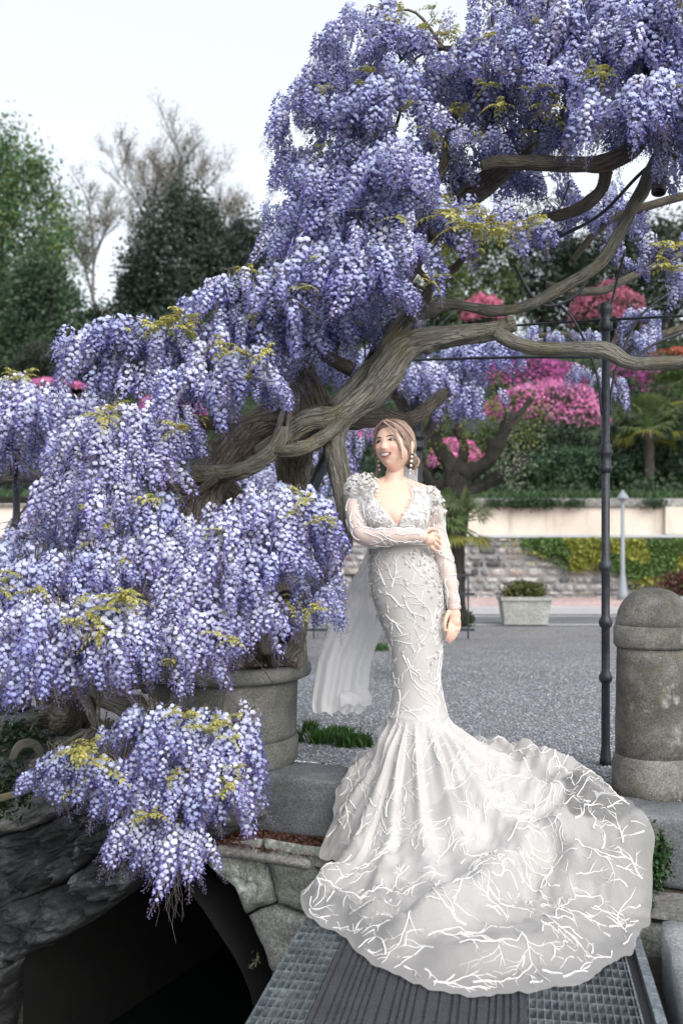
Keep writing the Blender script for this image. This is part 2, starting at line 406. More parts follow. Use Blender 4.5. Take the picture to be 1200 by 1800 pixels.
# ---- kerb blocks along the forecourt edge
M_kerb = stone_mat('grey_granite', (.07, .075, .08), (.125, .135, .145), (.215, .225, .23), lich=[(.34, .37, .37), (.13, .13, .09)], scale=2.2, fine=110, lich_amt=.64, bs=.7)
M_ledge = stone_mat('ledge_schist', (.08, .08, .075), (.16, .16, .15), (.27, .27, .26), lich=[(.40, .42, .40)], scale=3, fine=70, lich_amt=.66)
def rough_block(s0, s1, d0, d1, z0, z1, mat, name, parent=None, amp=.012, res=.05, bev=.025, seed=0):
    """a hewn block in kerb coordinates, its surface uneven"""
    bm = bmesh.new(); bmesh.ops.create_cube(bm, size=1)
    bmesh.ops.scale(bm, vec=(s1-s0, d1-d0, z1-z0), verts=bm.verts)
    bmesh.ops.bevel(bm, geom=bm.edges[:], offset=bev, segments=2, affect='EDGES', profile=.5)
    n = max(2, min(14, int(max(s1-s0, d1-d0, z1-z0)/res)))
    bmesh.ops.subdivide_edges(bm, edges=[e for e in bm.edges if e.calc_length() > res*1.6], cuts=n, use_grid_fill=True)
    cs, cd_, cz = (s0+s1)/2, (d0+d1)/2, (z0+z1)/2; bm.normal_update()
    for v_ in bm.verts:
        q = v_.co+Vector((cs, cd_, cz)); nn = mnoise.fractal(q*4+Vector((seed, 0, 0)), 1, 2, 5)*amp
        v_.co = q+v_.normal*nn
    for v_ in bm.verts:
        p = kpt(v_.co.x, v_.co.y, v_.co.z); v_.co = p
    me = bpy.data.meshes.new(name); bm.to_mesh(me); bm.free()
    for p in me.polygons: p.use_smooth = True
    return link(name, me, mat, parent)
ke = thing('stone_kerb', 'low kerb of big grey granite blocks along the edge of the gravel forecourt', 'kerb', kpt(0, 0, -.3))
sx = [-2.6, -1.5, -.55, .62, 1.62, 2.5, 3.5]
for i in range(len(sx)-1):
    rough_block(sx[i]+.004, sx[i+1]-.004, 0, .34, -.30, .0+.004*(i % 2), M_kerb, 'block', ke, seed=i*7)
# ---- ledge below the kerb, part of the abutment
ab = thing('culvert_wall', 'old stone abutment with a dark arched opening under the wisteria', 'wall', kpt(0, -.2, -1.6))
for i, (a0, a1) in enumerate(((-.25, .45), (.455, 1.3), (1.305, 2.6))):
    rough_block(a0, a1, -.285, -.004, -.35, -.30, M_ledge, 'ledge_slab', ab, amp=.008, seed=30+i)
def poly_block(name, pts, d0, mat, parent, thick=.3, amp=.03, seed=0, rnd=.05, freq=5, lean=0, gap=.012, px=True, zmax=9):
    """a stone whose outline is a star-shaped polygon on the abutment's face; own thickness, uneven front"""
    Q = [kray(x, y, d0) for x, y in pts] if px else pts
    cs = sum(q[0] for q in Q)/len(Q); cz = sum(q[1] for q in Q)/len(Q)
    B = []; n = len(Q)
    for i in range(n):
        a, b_ = Q[i], Q[(i+1) % n]; L = math.hypot(a[0]-b_[0], a[1]-b_[1]); m = max(1, int(L/.028))
        for k in range(m): B.append((lerp(a[0], b_[0], k/m), lerp(a[1], b_[1], k/m)))
    m = len(B); rings = 14; V = []; Fs = []
    for i in range(rings+1):
        f = (i/rings)**.8
        for (s, z) in B:
            r_ = math.hypot(s-cs, z-cz); g_ = max(0, 1-gap/max(r_, .01))
            s_, z_ = cs+(s-cs)*f*g_, cz+(z-cz)*f*g_
            nz = mnoise.fractal(Vector((s_*freq+seed, z_*freq, seed*.7)), .9, 2.1, 6)
            st = abs(mnoise.noise(Vector(((s_+z_*.8)*freq*1.2, (z_-s_*.5)*freq*3.2, seed))))*.8
            q_ = (nz+st)*5; q_ = (math.floor(q_)+smooth(.25, .75, q_-math.floor(q_)))/5; d = d0-amp*(.55*q_+.45*(nz+st)+.35*mnoise.noise(Vector((s_*40, z_*60, seed))))+rnd*f**7+lean*(z_-cz)
            V.append(kpt(s_+.01*mnoise.noise(Vector((s_*9, z_*9, 7)))*f, d, z_+.012*mnoise.noise(Vector((s_*9, z_*9, 2)))*f*(z_ < zmax)))
    for (s, z) in B: V.append(kpt(cs+(s-cs)*.97, d0+thick, min(zmax, cz+(z-cz)*.97)))
    for i in range(rings+1):
        for k in range(m): Fs.append((i*m+k, i*m+(k+1) % m, (i+1)*m+(k+1) % m, (i+1)*m+k))
    A = Acc(); A.add(V, Fs); o = A.build(name, mat, parent)
    bm = bmesh.new(); bm.from_mesh(o.data); bmesh.ops.remove_doubles(bm, verts=bm.verts, dist=1e-5); bmesh.ops.recalc_face_normals(bm, faces=bm.faces); bm.to_mesh(o.data); bm.free()
    for p in o.data.polygons: p.use_smooth = True
    return o
D0 = -.265
M_pier = stone_mat('pier_stone', (.095, .105, .092), (.19, .20, .18), (.32, .33, .31), lich=[(.45, .48, .45), (.10, .11, .07)], scale=3.2, fine=80, lich_amt=.60, bs=.8)
M_rock = stone_mat('dark_schist', (.010, .011, .012), (.036, .039, .042), (.12, .125, .13), lich=[(.20, .21, .215)], scale=4, fine=60, lich_amt=.61, bs=1, bd=.03, vec_scale=(1, 1, 2.2))
M_rock2 = stone_mat('pale_schist', (.05, .052, .05), (.12, .125, .12), (.22, .22, .21), lich=[(.33, .34, .32), (.06, .07, .04)], scale=4, fine=60, lich_amt=.62, bs=1, bd=.03)
piers = [
 [(358, 1518), (372, 1486), (455, 1474), (464, 1530), (482, 1586), (478, 1592), (430, 1612), (405, 1565)],
 [(457, 1474), (600, 1496), (612, 1640), (484, 1592), (482, 1583), (465, 1530)],
 [(430, 1612), (480, 1592), (612, 1643), (612, 1765), (472, 1714), (455, 1670)],
 [(472, 1714), (612, 1765), (640, 1960), (484, 1960), (480, 1800)]]
for i, p in enumerate(piers): poly_block('voussoir', p, D0, M_pier, ab, seed=i*3.1, amp=.018, rnd=.03, gap=.006, zmax=-.354)
rocks = [
 ([(-60, 1490), (60, 1455), (150, 1408), (250, 1398), (300, 1470), (200, 1480), (100, 1560), (-40, 1610)], .06, 0),
 ([(-60, 1610), (100, 1560), (176, 1600), (100, 1655), (-40, 1730)], .04, 1),
 ([(100, 1560), (200, 1478), (300, 1468), (380, 1488), (356, 1524), (256, 1536), (172, 1602)], .06, 0),
 ([(250, 1396), (390, 1400), (425, 1455), (372, 1490), (300, 1470)], .03, 0),
 ([(-60, 1730), (30, 1690), (-20, 1800), (-60, 1980)], .05, 0),
 ([(-700, 1470), (-60, 1490), (-60, 1960), (-700, 1960)], .05, 0),
 ([(-60, 1400), (60, 1380), (160, 1360), (250, 1396), (150, 1410), (60, 1457), (-60, 1490)], .02, 1)]
for i, (p, a, k) in enumerate(rocks): poly_block('rock', p, D0-.02*(i % 3), M_rock2 if k and i not in (1, 4) else M_rock, ab, seed=20+i*2.3, amp=a*2.4, rnd=.07, freq=5.5)
# masonry of the abutment beyond the arch, under the gangway and to the right
rr = random.Random(4)
for j, (z0, z1) in enumerate(((-.62, -.352), (-.95, -.624), (-1.35, -.954), (-1.8, -1.354))):
    s = .52
    while s < 4.5:
        w = rr.uniform(.45, .8)
        if z0 > -1.4 and s < 4: rough_block(s+.004, s+w-.004, -.26, -.05, z0+.004, z1-.004, M_pier, 'wall_stone', ab, amp=.014, seed=60+s*3+j)
        s += w
for s0, s1, z0, z1 in ((.50, 30, -2.3, -.305), (-30, .50, -.40, -.305), (-30, -1.35, -2.3, -.405)):
    V = [kpt(s, d, z) for s in (s0, s1) for d in (-.03, 1.2) for z in (z0, z1)]; A = Acc()
    A.add(V, [(0, 1, 3, 2), (4, 6, 7, 5), (0, 4, 5, 1), (2, 3, 7, 6), (0, 2, 6, 4), (1, 5, 7, 3)]); A.build('rubble_core', M_soil, ab, smooth_=False)
# the culvert's lining: a dark vault running back under the forecourt, and the water it stands in
cs, cz = kray(222, 1800, D0)
M_dark = stone_mat('shade_black_rock', (.0015, .0015, .0015), (.003, .003, .003), (.006, .006, .005), scale=3, rough=.8)  # the tunnel's darkness is put into this near-black colour
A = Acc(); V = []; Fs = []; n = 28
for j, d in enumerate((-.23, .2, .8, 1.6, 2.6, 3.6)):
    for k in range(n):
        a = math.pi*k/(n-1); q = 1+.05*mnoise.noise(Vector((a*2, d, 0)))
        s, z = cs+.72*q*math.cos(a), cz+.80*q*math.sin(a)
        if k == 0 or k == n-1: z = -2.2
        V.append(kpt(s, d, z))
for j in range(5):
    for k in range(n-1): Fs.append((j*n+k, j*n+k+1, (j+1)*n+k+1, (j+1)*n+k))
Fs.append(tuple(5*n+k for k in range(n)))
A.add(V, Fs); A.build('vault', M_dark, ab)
M_water, t, b, o = new_mat('water')
b.inputs['Base Color'].default_value = (.006, .010, .010, 1); b.inputs['Roughness'].default_value = .06
bump(t, b, noise_n(t, coords(t), 5, 3), .25, .02)
A = Acc(); a_, b_ = kpt(-80, 4.2, -1.75), kpt(80, 4.2, -1.75); c_, d_ = kpt(80, -60, -1.75), kpt(-80, -60, -1.75)
A.add([a_, b_, c_, d_], [(0, 1, 2, 3)]); tag(A.build('water', M_water), kind='structure')

# slabs and stones on the left, where the roots come over the edge
sb = [(-60, 1236, 5.35, .62, .36, .12, .10, 0), (20, 1268, 5.25, .5, .4, .07, -.1, 1), (110, 1300, 5.1, .95, .5, .12, .16, 1), (200, 1345, 5.0, .5, .34, .11, -.2, 0), (-40, 1210, 5.5, .6, .4, .10, .2, 0)]
for i, (px, py, Y, w, dd, h, rz, k) in enumerate(sb):
    c0 = P(px, py, Y); bm = bmesh.new(); bmesh.ops.create_cube(bm, size=1); bmesh.ops.scale(bm, vec=(w, dd, h), verts=bm.verts)
    bmesh.ops.bevel(bm, geom=bm.edges[:], offset=.02, segments=2, affect='EDGES'); bmesh.ops.subdivide_edges(bm, edges=bm.edges[:], cuts=6, use_grid_fill=True); bm.normal_update()
    M = Matrix.Translation(c0) @ Matrix.Rotation(rz-.35, 4, 'Z')
    for v_ in bm.verts:
        nz = mnoise.fractal(v_.co*5+Vector((i*9, 0, 0)), .9, 2, 5); v_.co = M @ (v_.co+v_.normal*.03*nz)
    me = bpy.data.meshes.new('slab'); bm.to_mesh(me); bm.free()
    for p in me.polygons: p.use_smooth = True
    o = link('stone_slab', me, M_rock2 if k else M_kerb)
    tag(o, ['flat stone slab at the left frame edge under the trailing racemes', 'thin flat stone beneath the upper slab at the left edge, above the leafy weeds', 'wide dark slab below the gnarled roots, left of the round pot', 'dark slab end behind the hanging raceme cluster, below the pot', 'topmost flat stone of the pile at the far left'][i], 'stone', 'stones under the roots')

# ---- gangway: steel grating with a ribbed runner
YAW = math.atan2(308, 1750); U = Vector((math.sin(YAW), math.cos(YAW))); Wv = Vector((math.cos(YAW), -math.sin(YAW)))
GZ = -.33; G0 = Vector((-.125, 3.99))
def gp(a, u, z=0): p = G0+Wv*a+U*u; return Vector((p.x, p.y, GZ+z))
def gbox(A, a0, a1, u0, u1, z0, z1):
    V = [gp(a, u, z) for a in (a0, a1) for u in (u0, u1) for z in (z0, z1)]
    A.add(V, [(0, 1, 3, 2), (4, 6, 7, 5), (0, 4, 5, 1), (2, 3, 7, 6), (0, 2, 6, 4), (1, 5, 7, 3)])
def uend(a):    # where the gangway meets the ledge
    p = G0+Wv*a; d = kd(p.x, p.y); du = U.x*KN.x+U.y*KN.y; return (-.30-d)/du
gw = thing('gangway', 'grey galvanised steel grating gangway leading to the stone kerb, bride\'s train on it', 'gangway', gp(.63, -.6, -.05))
M_galv = stone_mat('galvanised_steel', (.13, .155, .18), (.22, .255, .285), (.34, .385, .415), scale=6, rough=.45, fine=60, bs=.1, bd=.002)
for nd in M_galv.node_tree.nodes:
    if nd.type == 'BSDF_PRINCIPLED': nd.inputs['Metallic'].default_value = .55
GW = 1.266; UE0 = -5.2; u = UE0
barme = None
while u < 1.0:
    A = Acc(); a1 = GW-.075; a0 = .006
    if u < uend(.0): gbox(A, a0, a1, u, u+.0035, -.028, 0)
    elif u < uend(a1):
        aa = a0
        while u > uend(aa): aa += .05
        gbox(A, aa, a1, u, u+.0035, -.028, 0)
    if A.V: A.build('bearing_bar', M_galv, gw, smooth_=False)
    u += .068
A = Acc(); a = .03
while a < GW-.08:
    gbox(A, a, a+.0025, UE0, uend(a)-.01, -.012, .0012); a += .0235
A.build('cross_rods', M_galv, gw, kind='stuff', smooth_=False)
A = Acc(); gbox(A, 0, .0055, UE0, uend(0)-.008, -.045, .002); A.build('edge_strip', M_galv, gw, smooth_=False)
A = Acc(); gbox(A, GW-.075, GW-.069, UE0, uend(GW)-.03, -.045, .003); A.build('edge_strip', M_galv, gw, smooth_=False)
A = Acc(); gbox(A, GW-.032, GW, UE0, uend(GW)-.02, -.06, .006); A.build('side_beam', M_galv, gw, smooth_=False)
A = Acc(); gbox(A, GW-.069, GW-.032, UE0, uend(GW)-.03, -.045, -.02); A.build('rubber_strip', plain('black_rubber', (.02, .022, .025), .8, nz=.5), gw, smooth_=False)
A = Acc(); gbox(A, .02, .07, UE0, -.2, -.20, -.06); A.build('side_girder', M_galv, gw, smooth_=False)
A = Acc(); gbox(A, GW-.09, GW-.04, UE0, -.2, -.20, -.06); A.build('side_girder', M_galv, gw, smooth_=False)
# runner
M_carpet, t, b, o = new_mat('ribbed_carpet')
v = coords(t); f = noise_n(t, v, 260, 2, .8); f2 = noise_n(t, v, 8, 5)
c = ramp(t, f, [(.35, (.010, .011, .015)), (.5, (.032, .035, .043)), (.68, (.13, .14, .16))]); c = mixc(t, .5, c, ramp(t, f2, [(.3, g(.6)), (.7, g(1.3))]), 'MULTIPLY')
L_(t, c, b.inputs['Base Color']); b.inputs['Roughness'].default_value = 1; bump(t, b, f, 1, .004)
rr = random.Random(8); prof = []; a = .18
while a < .834:
    w = rr.choice((.016, .018, .03, .034)); gv = rr.choice((.004, .005, .007))
    prof += [(a, .004), (a+.002, .0095), (a+w-.002, .0095), (a+w, .004), (a+w, .003), (a+w+gv, .003)]; a += w+gv
V = []; Fs = []; us = [UE0+k*.12 for k in range(43)]+[-.02]; m = len(prof)
for u in us:
    for a, z in prof: V.append(gp(a+.004*mnoise.noise(Vector((u*2, a*3, 0))), u, z+.001))
for i in range(len(us)-1):
    for k in range(m-1): Fs.append((i*m+k, i*m+k+1, (i+1)*m+k+1, (i+1)*m+k))
A = Acc(); A.add(V, Fs); tag(A.build('carpet_runner', M_carpet, smooth_=False), 'dark grey ribbed carpet runner laid along the steel grating', 'carpet')
# ---- quay block and rubble on the right of the gangway
def gblock(name, a0, a1, u0, u1, z0, z1, mat, seed, amp=.012, skew=0):
    bm = bmesh.new(); bmesh.ops.create_cube(bm, size=1); bmesh.ops.subdivide_edges(bm, edges=bm.edges[:], cuts=30, use_grid_fill=True); hx = (a1-a0)/2, (u1-u0)/2, (z1-z0)/2
    for v_ in bm.verts:
        q = Vector([v_.co[i]*2*hx[i] for i in range(3)]); ic = Vector([max(-hx[i]+.03, min(hx[i]-.03, q[i])) for i in range(3)]); dl = q-ic
        v_.co = ic+(dl.normalized()*.03 if dl.length > 1e-6 else dl)
    bm.normal_update()
    for v_ in bm.verts:
        q = v_.co+Vector(((a0+a1)/2, (u0+u1)/2, (z0+z1)/2)); q += v_.normal*amp*mnoise.fractal(q*5+Vector((seed, 0, 0)), 1, 2, 5)
        v_.co = gp(q.x+skew*(q.y-u1), q.y, q.z)
    me = bpy.data.meshes.new(name); bm.to_mesh(me); bm.free()
    for p in me.polygons: p.use_smooth = True
    return me
o = link('quay_block', gblock('quay_block', 1.345, 2.6, -4.6, .02, -.32, .05, M_kerb, 3, skew=.03), stone_mat('pale_granite', (.17, .18, .185), (.27, .285, .29), (.38, .39, .39), lich=[(.46, .48, .47)], scale=2.2, fine=110, lich_amt=.60, bs=.7))
tag(o, 'long pale granite block beside the right edge of the gangway, bottom right corner', 'stone')
o = link('quay_block', gblock('quay_block', 1.42, 2.7, .035, .34, -.32, -.01, M_kerb, 9), M_kerb)
tag(o, 'granite block directly under the kerb, behind the ivy patch', 'stone')
A = Acc(); V = []; Fs = []
for i in range(40):
    for k in range(5): V.append(gp(1.25+k*.035, -4.5+i*.12, -.16+.03*mnoise.noise(Vector((i*.4, k*.5, 0)))))
for i in range(39):
    for k in range(4): Fs.append((i*5+k, i*5+k+1, (i+1)*5+k+1, (i+1)*5+k))
A.add(V, Fs); tag(A.build('soil_strip', M_soil), kind='structure')
# ================================================================ STREET FURNITURE AND IRONWORK
M_boll = stone_mat('lichened_stone', (.045, .042, .036), (.105, .10, .088), (.22, .215, .20), lich=[(.33, .34, .33), (.13, .125, .06), (.045, .042, .035)], scale=3.6, fine=130, lich_amt=.62, bs=.7, bd=.01)
bc = P(1148, 1409, 4.58); bx, by = bc.x, bc.y
bo = thing('stone_bollard', 'thick round granite bollard with domed cap at the right end of the kerb', 'bollard', (bx, by, 0))
V, Fs = lathe_geo([(.165, -.02), (.183, .0), (.186, .03), (.184, .14), (.176, .165), (.170, .175)], 40, bx, by, .02); A = Acc(); A.add(V, Fs); A.build('base', M_boll, bo)
V, Fs = lathe_geo([(.170, .17), (.169, .3), (.166, .45), (.164, .6), (.162, .672)], 40, bx, by, .02); A = Acc(); A.add(V, Fs); A.build('shaft', M_boll, bo)
V, Fs = lathe_geo([(.150, .67), (.170, .668), (.178, .68), (.179, .76), (.173, .768)], 40, bx, by, .02); A = Acc(); A.add(V, Fs); A.build('collar', M_boll, bo)
V, Fs = lathe_geo([(.160, .765)]+[(.170*math.cos(a)**.85, .77+.168*math.sin(a)) for a in np.linspace(0, 1.53, 12)], 40, bx, by, .02); A = Acc(); A.add(V, Fs); A.build('cap', M_boll, bo)

M_iron = stone_mat('dark_painted_iron', (.008, .010, .015), (.018, .022, .031), (.036, .043, .056), scale=9, rough=.5, fine=60, bs=.3, bd=.004, lich=[(.09, .05, .035)], lich_amt=.72)
def post(label, px, py, Y, ztop, r, brackets=True, base=True, sc=1, zb=None):
    c0 = P(px, py, Y); x, y = c0.x, c0.y; z0 = c0.z if zb is None else zb
    t_ = thing('pergola_post', label, 'post', (x, y, z0), 'iron posts of the wisteria pergola')
    H = ztop-z0
    pr = [(r*1.5, z0), (r*1.35, z0+.03), (r*1.05, z0+.10)]
    for f in (.20, .326, .455):   # ring mouldings
        z = z0+H*f; pr += [(r, z-.03), (r*1.35, z-.022), (r*1.62, z-.008), (r*1.62, z+.008), (r*1.3, z+.02), (r, z+.035)]
    pr += [(r, ztop)]
    pr = [(q[0], q[1]) for q in pr]
    V, Fs = lathe_geo(pr, 16, x, y); A = Acc(); A.add(V, Fs); A.build('shaft', M_iron, t_)
    z = z0+H*.70   # thick fluted collar
    for zc, h in ((z, .14),):
        V, Fs = lathe_geo([(r*1.0, zc-h/2), (r*1.35, zc-h/2), (r*1.75, zc-h*.3), (r*1.3, zc-h*.25), (r*1.3, zc+h*.1), (r*1.7, zc+h*.18), (r*1.7, zc+h*.3), (r*1.3, zc+h*.34), (r*1.55, zc+h*.5), (r, zc+h*.55)], 16, x, y)
        A = Acc(); A.add(V, Fs); A.build('collar', M_iron, t_)
    V, Fs = lathe_geo([(r, ztop-.02), (r*1.6, ztop-.01), (r*1.7, ztop+.02), (r*1.25, ztop+.035), (r*1.25, ztop+.07), (r*1.7, ztop+.085), (r*1.5, ztop+.12), (r*.8, ztop+.13)], 16, x, y)
    A = Acc(); A.add(V, Fs); A.build('capital', M_iron, t_)
    if brackets:
        for sgn in (-1, 1):
            pts = crom([(x+sgn*r*.9, y, z0+H*.80), (x+sgn*(.05), y, z0+H*.90), (x+sgn*.17, y, z0+H*1.02), (x+sgn*.33, y, z0+H*1.08)], 7)
            V, Fs, Uu = tube_geo(pts, [.007]*len(pts), 6); A = Acc(); A.add(V, Fs); A.build('bracket', M_iron, t_)
    return t_
post('black iron pergola post with ring mouldings standing beside the stone bollard', 1064, 1345, 5.14, 2.26, .0215)
post('black iron post rising out of the wisteria at the far left edge', 29, 1290, 6.3, 1.76, .022, brackets=False, zb=0)
post('dark iron post behind the bride\'s head among hanging flowers', 731, 1200, 8.2, 2.85, .05, zb=0)
def rail(label, pts, r, name='pergola_rail', cat='rail'):
    q = crom([tuple(P(*p)) for p in pts], 6); V, Fs, _ = tube_geo(q, [r]*len(q), 8); A = Acc(); A.add(V, Fs)
    tag(A.build(name, M_iron), label, cat, 'iron rails of the pergola')
rail('thin iron rail resting on the post beside the bollard', [(900, 572, 5.6), (1065, 562, 5.14), (1240, 553, 4.8)], .007)
rail('slim iron rod slanting up from the top of the right post', [(1068, 560, 5.14), (1082, 500, 5.1), (1098, 440, 5.0)], .006)
rail('thin iron rail crossing behind the thick bare branch', [(680, 634, 7.0), (900, 628, 6.6), (1200, 628, 6.2)], .010)
rail('curved iron rod under the long bare branch', [(905, 470, 5.0), (935, 520, 5.0), (965, 537, 5.0), (1010, 520, 5.0), (1045, 470, 5.0)], .008)
rail('dark iron rod sweeping up to the right through the flowers', [(950, 430, 5.6), (1050, 380, 5.5), (1130, 300, 5.3), (1220, 230, 5.2)], .010)
rail('curved iron rod rising at the right frame edge', [(1090, 660, 5.5), (1140, 610, 5.5), (1225, 575, 5.5)], .008)
q = crom([tuple(P(*p)) for p in [(700, 560, 5.35), (668, 600, 5.3), (600, 745, 5.25), (540, 880, 5.2), (500, 980, 5.2)]], 6)
V, Fs, _ = tube_geo(q, [.031]*len(q), 14); A = Acc(); A.add(V, Fs)
tag(A.build('iron_strut', M_iron), 'thick slanting dark iron strut propping the trunk behind the bare stems', 'strut')
q = [P(1168, 236, 5.0), P(1162, 285, 4.95), P(1157, 338, 4.9)]
V, Fs, _ = tube_geo(q, [.036]*3, 16, cap=False); A = Acc(); A.add(V, Fs); V, Fs, _ = tube_geo([q[0], q[1], q[2]], [.030]*3, 16, cap=False); A.add(V, [f[::-1] for f in Fs])
V = []; n = 16
for r_ in (.036, .030):
    for k in range(n): a = 2*math.pi*k/n; V.append(q[2]+Vector((math.cos(a)*r_, math.sin(a)*r_, 0)))
A.add(V, [(k, (k+1) % n, n+(k+1) % n, n+k) for k in range(n)])
tag(A.build('cut_pipe', plain('rusty_pipe', (.09, .075, .07), .8, nz=.5)), 'short open pipe end hanging down at the upper right', 'pipe')

# ---- round stone pot the vine grows from
M_pot = stone_mat('weathered_pot_stone', (.075, .078, .07), (.145, .148, .135), (.24, .24, .225), lich=[(.36, .30, .18), (.12, .13, .08)], scale=2.8, fine=110, lich_amt=.64, bs=.6, bd=.01)
pcx, pcy = P(392, 1300, 5.27).x, 5.27
pot = thing('stone_pot', 'big round weathered stone pot holding the wisteria trunk on the kerb', 'planter', (pcx, pcy, 0))
for nm, pr in (('foot', [(.385, -.0), (.395, .01), (.395, .12), (.385, .135)]), ('body', [(.38, .13), (.385, .16), (.397, .40), (.400, .44)]),
               ('rim', [(.39, .435), (.43, .44), (.462, .455), (.468, .475), (.462, .505), (.45, .515), (.36, .515), (.35, .45)])):
    V, Fs = lathe_geo(pr, 56, pcx, pcy, .02); A = Acc(); A.add(V, Fs); A.build(nm, M_pot, pot)
V, Fs = lathe_geo([(.0, .46), (.2, .49), (.34, .46), (.355, .40)], 24, pcx, pcy, .1); A = Acc(); A.add(V, Fs[:-1]); A.build('soil', M_soil, pot)

# ---- planters by the road
M_conc = stone_mat('pale_concrete', (.22, .23, .21), (.32, .33, .31), (.42, .43, .41), scale=2.5, fine=50, lich=[(.15, .18, .12)], lich_amt=.66)
def trough(label, px, Y, w, h, leafcol, leaflab, seed):
    c0 = P(px, 1099, Y); x, y = c0.x, c0.y; t_ = thing('concrete_trough', label, 'planter', (x, y, 0), 'concrete planters along the road')
    def fr(z, k, kk): return [(x+sx_*k, y+sy_*kk, z) for sx_, sy_ in ((-1, -1), (1, -1), (1, 1), (-1, 1))]
    k0, k1 = w*.43, w*.475; V = []; Fs = []
    lv = [(0, k0, .17), (.04, k0, .17), (.041, k0*.97, .165), (h*.86, k1, .20), (h*.87, w/2, .225), (h, w/2, .225), (h, w/2-.05, .18), (h-.06, w/2-.06, .17)]
    for z, a, b_ in lv: V += fr(z, a, b_)
    for i in range(len(lv)-1):
        for k in range(4): Fs.append((i*4+k, i*4+(k+1) % 4, (i+1)*4+(k+1) % 4, (i+1)*4+k))
    Fs.append(tuple((len(lv)-1)*4+k for k in range(4)))
    A = Acc(); A.add(V, Fs); A.build('trough', M_conc, t_, smooth_=False)
    return x, y, h
TR = [trough('pale concrete planter with a low green shrub by the roadside', 921, 14.45, .74, .40, 0, 0, 1),
      trough('concrete planter with a burgundy shrub at the right frame edge', 1222, 14.6, .8, .40, 0, 0, 2)]

# ---- street lamp before the wall
lx = P(1094, 1058, 19.3).x; ly = 19.3
la = thing('street_lamp', 'grey street lamp post with a small cap lantern in front of the wall', 'street lamp', (lx, ly, .09))
M_lamp = plain('grey_lamp_paint', (.24, .27, .30), .5)
V, Fs = lathe_geo([(.12, .09), (.10, .2), (.055, .55), (.045, .6), (.035, 2.0)], 12, lx, ly); A = Acc(); A.add(V, Fs); A.build('pole', M_lamp, la)
V, Fs = lathe_geo([(.03, 1.99), (.06, 2.0), (.07, 2.03), (.075, 2.05)], 12, lx, ly); A = Acc(); A.add(V, Fs); A.build('lantern', M_lamp, la)
V, Fs = lathe_geo([(.125, 2.05), (.12, 2.07), (.07, 2.14), (.03, 2.19), (.02, 2.22)], 12, lx, ly); A = Acc(); A.add(V, Fs); A.build('hood', M_lamp, la)
# ---- low railing seen through the flowers at the left of the bride, far side of the forecourt
fe = thing('iron_railing', 'low dark iron railing across the forecourt, seen between the vine and the bride', 'railing', (P(590, 1040, 12).x, 12, 0))
A = Acc()
for z in (.12, .55, .78): A.add(*box_geo(-1.2, 12, z, 5.6, .03, .03))
A.build('rails', M_iron, fe, smooth_=False)
for k in range(36):
    A = Acc(); A.add(*box_geo(-3.9+k*.155, 12.0, .40, .018, .018, .78)); A.build('baluster', M_iron, fe, smooth_=False)
# ================================================================ BACKGROUND VEGETATION
def leaves(A, C, size, cols, nr, flat=.0, aspect=1.7, up=0):
    """C (n,3) positions -> one bent quad each, random turn; cols (n,3)"""
    n = len(C); d = nr.normal(size=(n, 3)); d /= np.linalg.norm(d, axis=1)[:, None]+1e-9
    nn = nr.normal(size=(n, 3)); nn[:, 2] += up; s = np.cross(d, nn); s /= np.linalg.norm(s, axis=1)[:, None]+1e-9
    q = np.cross(s, d); sz = size*(nr.random(n)*.8+.6)[:, None]
    V = np.stack([C-d*sz*.5, C+s*sz*.5/aspect+q*sz*.08, C+d*sz*.5, C-s*sz*.5/aspect+q*sz*.08], 1).reshape(-1, 3)
    Fq = (np.arange(n)[:, None]*4+np.array([0, 1, 2, 3])[None, :])
    A.add(V, Fq, np.repeat(cols, 4, 0))
def cloud_pts(c, r, n, nr, clumps=40, cs=.28, shell=.55, zlow=-1):
    """points in clumps through an ellipsoid, denser to its outside"""
    d = nr.normal(size=(clumps, 3)); d /= np.linalg.norm(d, axis=1)[:, None]
    d = d*(shell+(1-shell)*nr.random((clumps, 1)))
    d = d[d[:, 2] > zlow] if (d[:, 2] > zlow).any() else d
    k = nr.integers(0, len(d), n); tint = nr.random(len(d))
    Pn = d[k]+nr.normal(size=(n, 3))*cs*(.5+nr.random((len(d), 1)))[k]
    return np.array(c)+Pn*np.array(r), tint[k]
def tintcols(base, tint, nr, v=.5, hue=.12):
    n = len(tint); f = (1-v/2+v*tint+.25*(nr.random(n)-.5))[:, None]
    return np.clip(np.array(base)*f*(1+hue*(nr.random((n, 3))-.5)), 0, 1)
M_leaf = leaf_mat('foliage', (1, 1, 1), (.72, .8, .75), trans=.22)
M_petal_far = leaf_mat('azalea_bloom', (1, 1, 1), (.85, .85, .9), trans=.2)
M_tbark = bark_mat('tree_bark', (.03, .026, .022), (.07, .062, .05), (.12, .11, .09))
def limb(name, pts, r0, r1, mat, parent, seg=8, per=5, ridge=0, seed=0, lump=.15):
    q = crom([tuple(p) for p in pts], per); n = len(q); rad = [lerp(r0, r1, (i/(n-1))**.8) for i in range(n)]
    V, Fs, Uu = tube_geo(q, rad, seg, ridge=ridge, lump=lump, seed=seed); A = Acc(); A.add(V, Fs, None, Uu); return A.build(name, mat, parent)
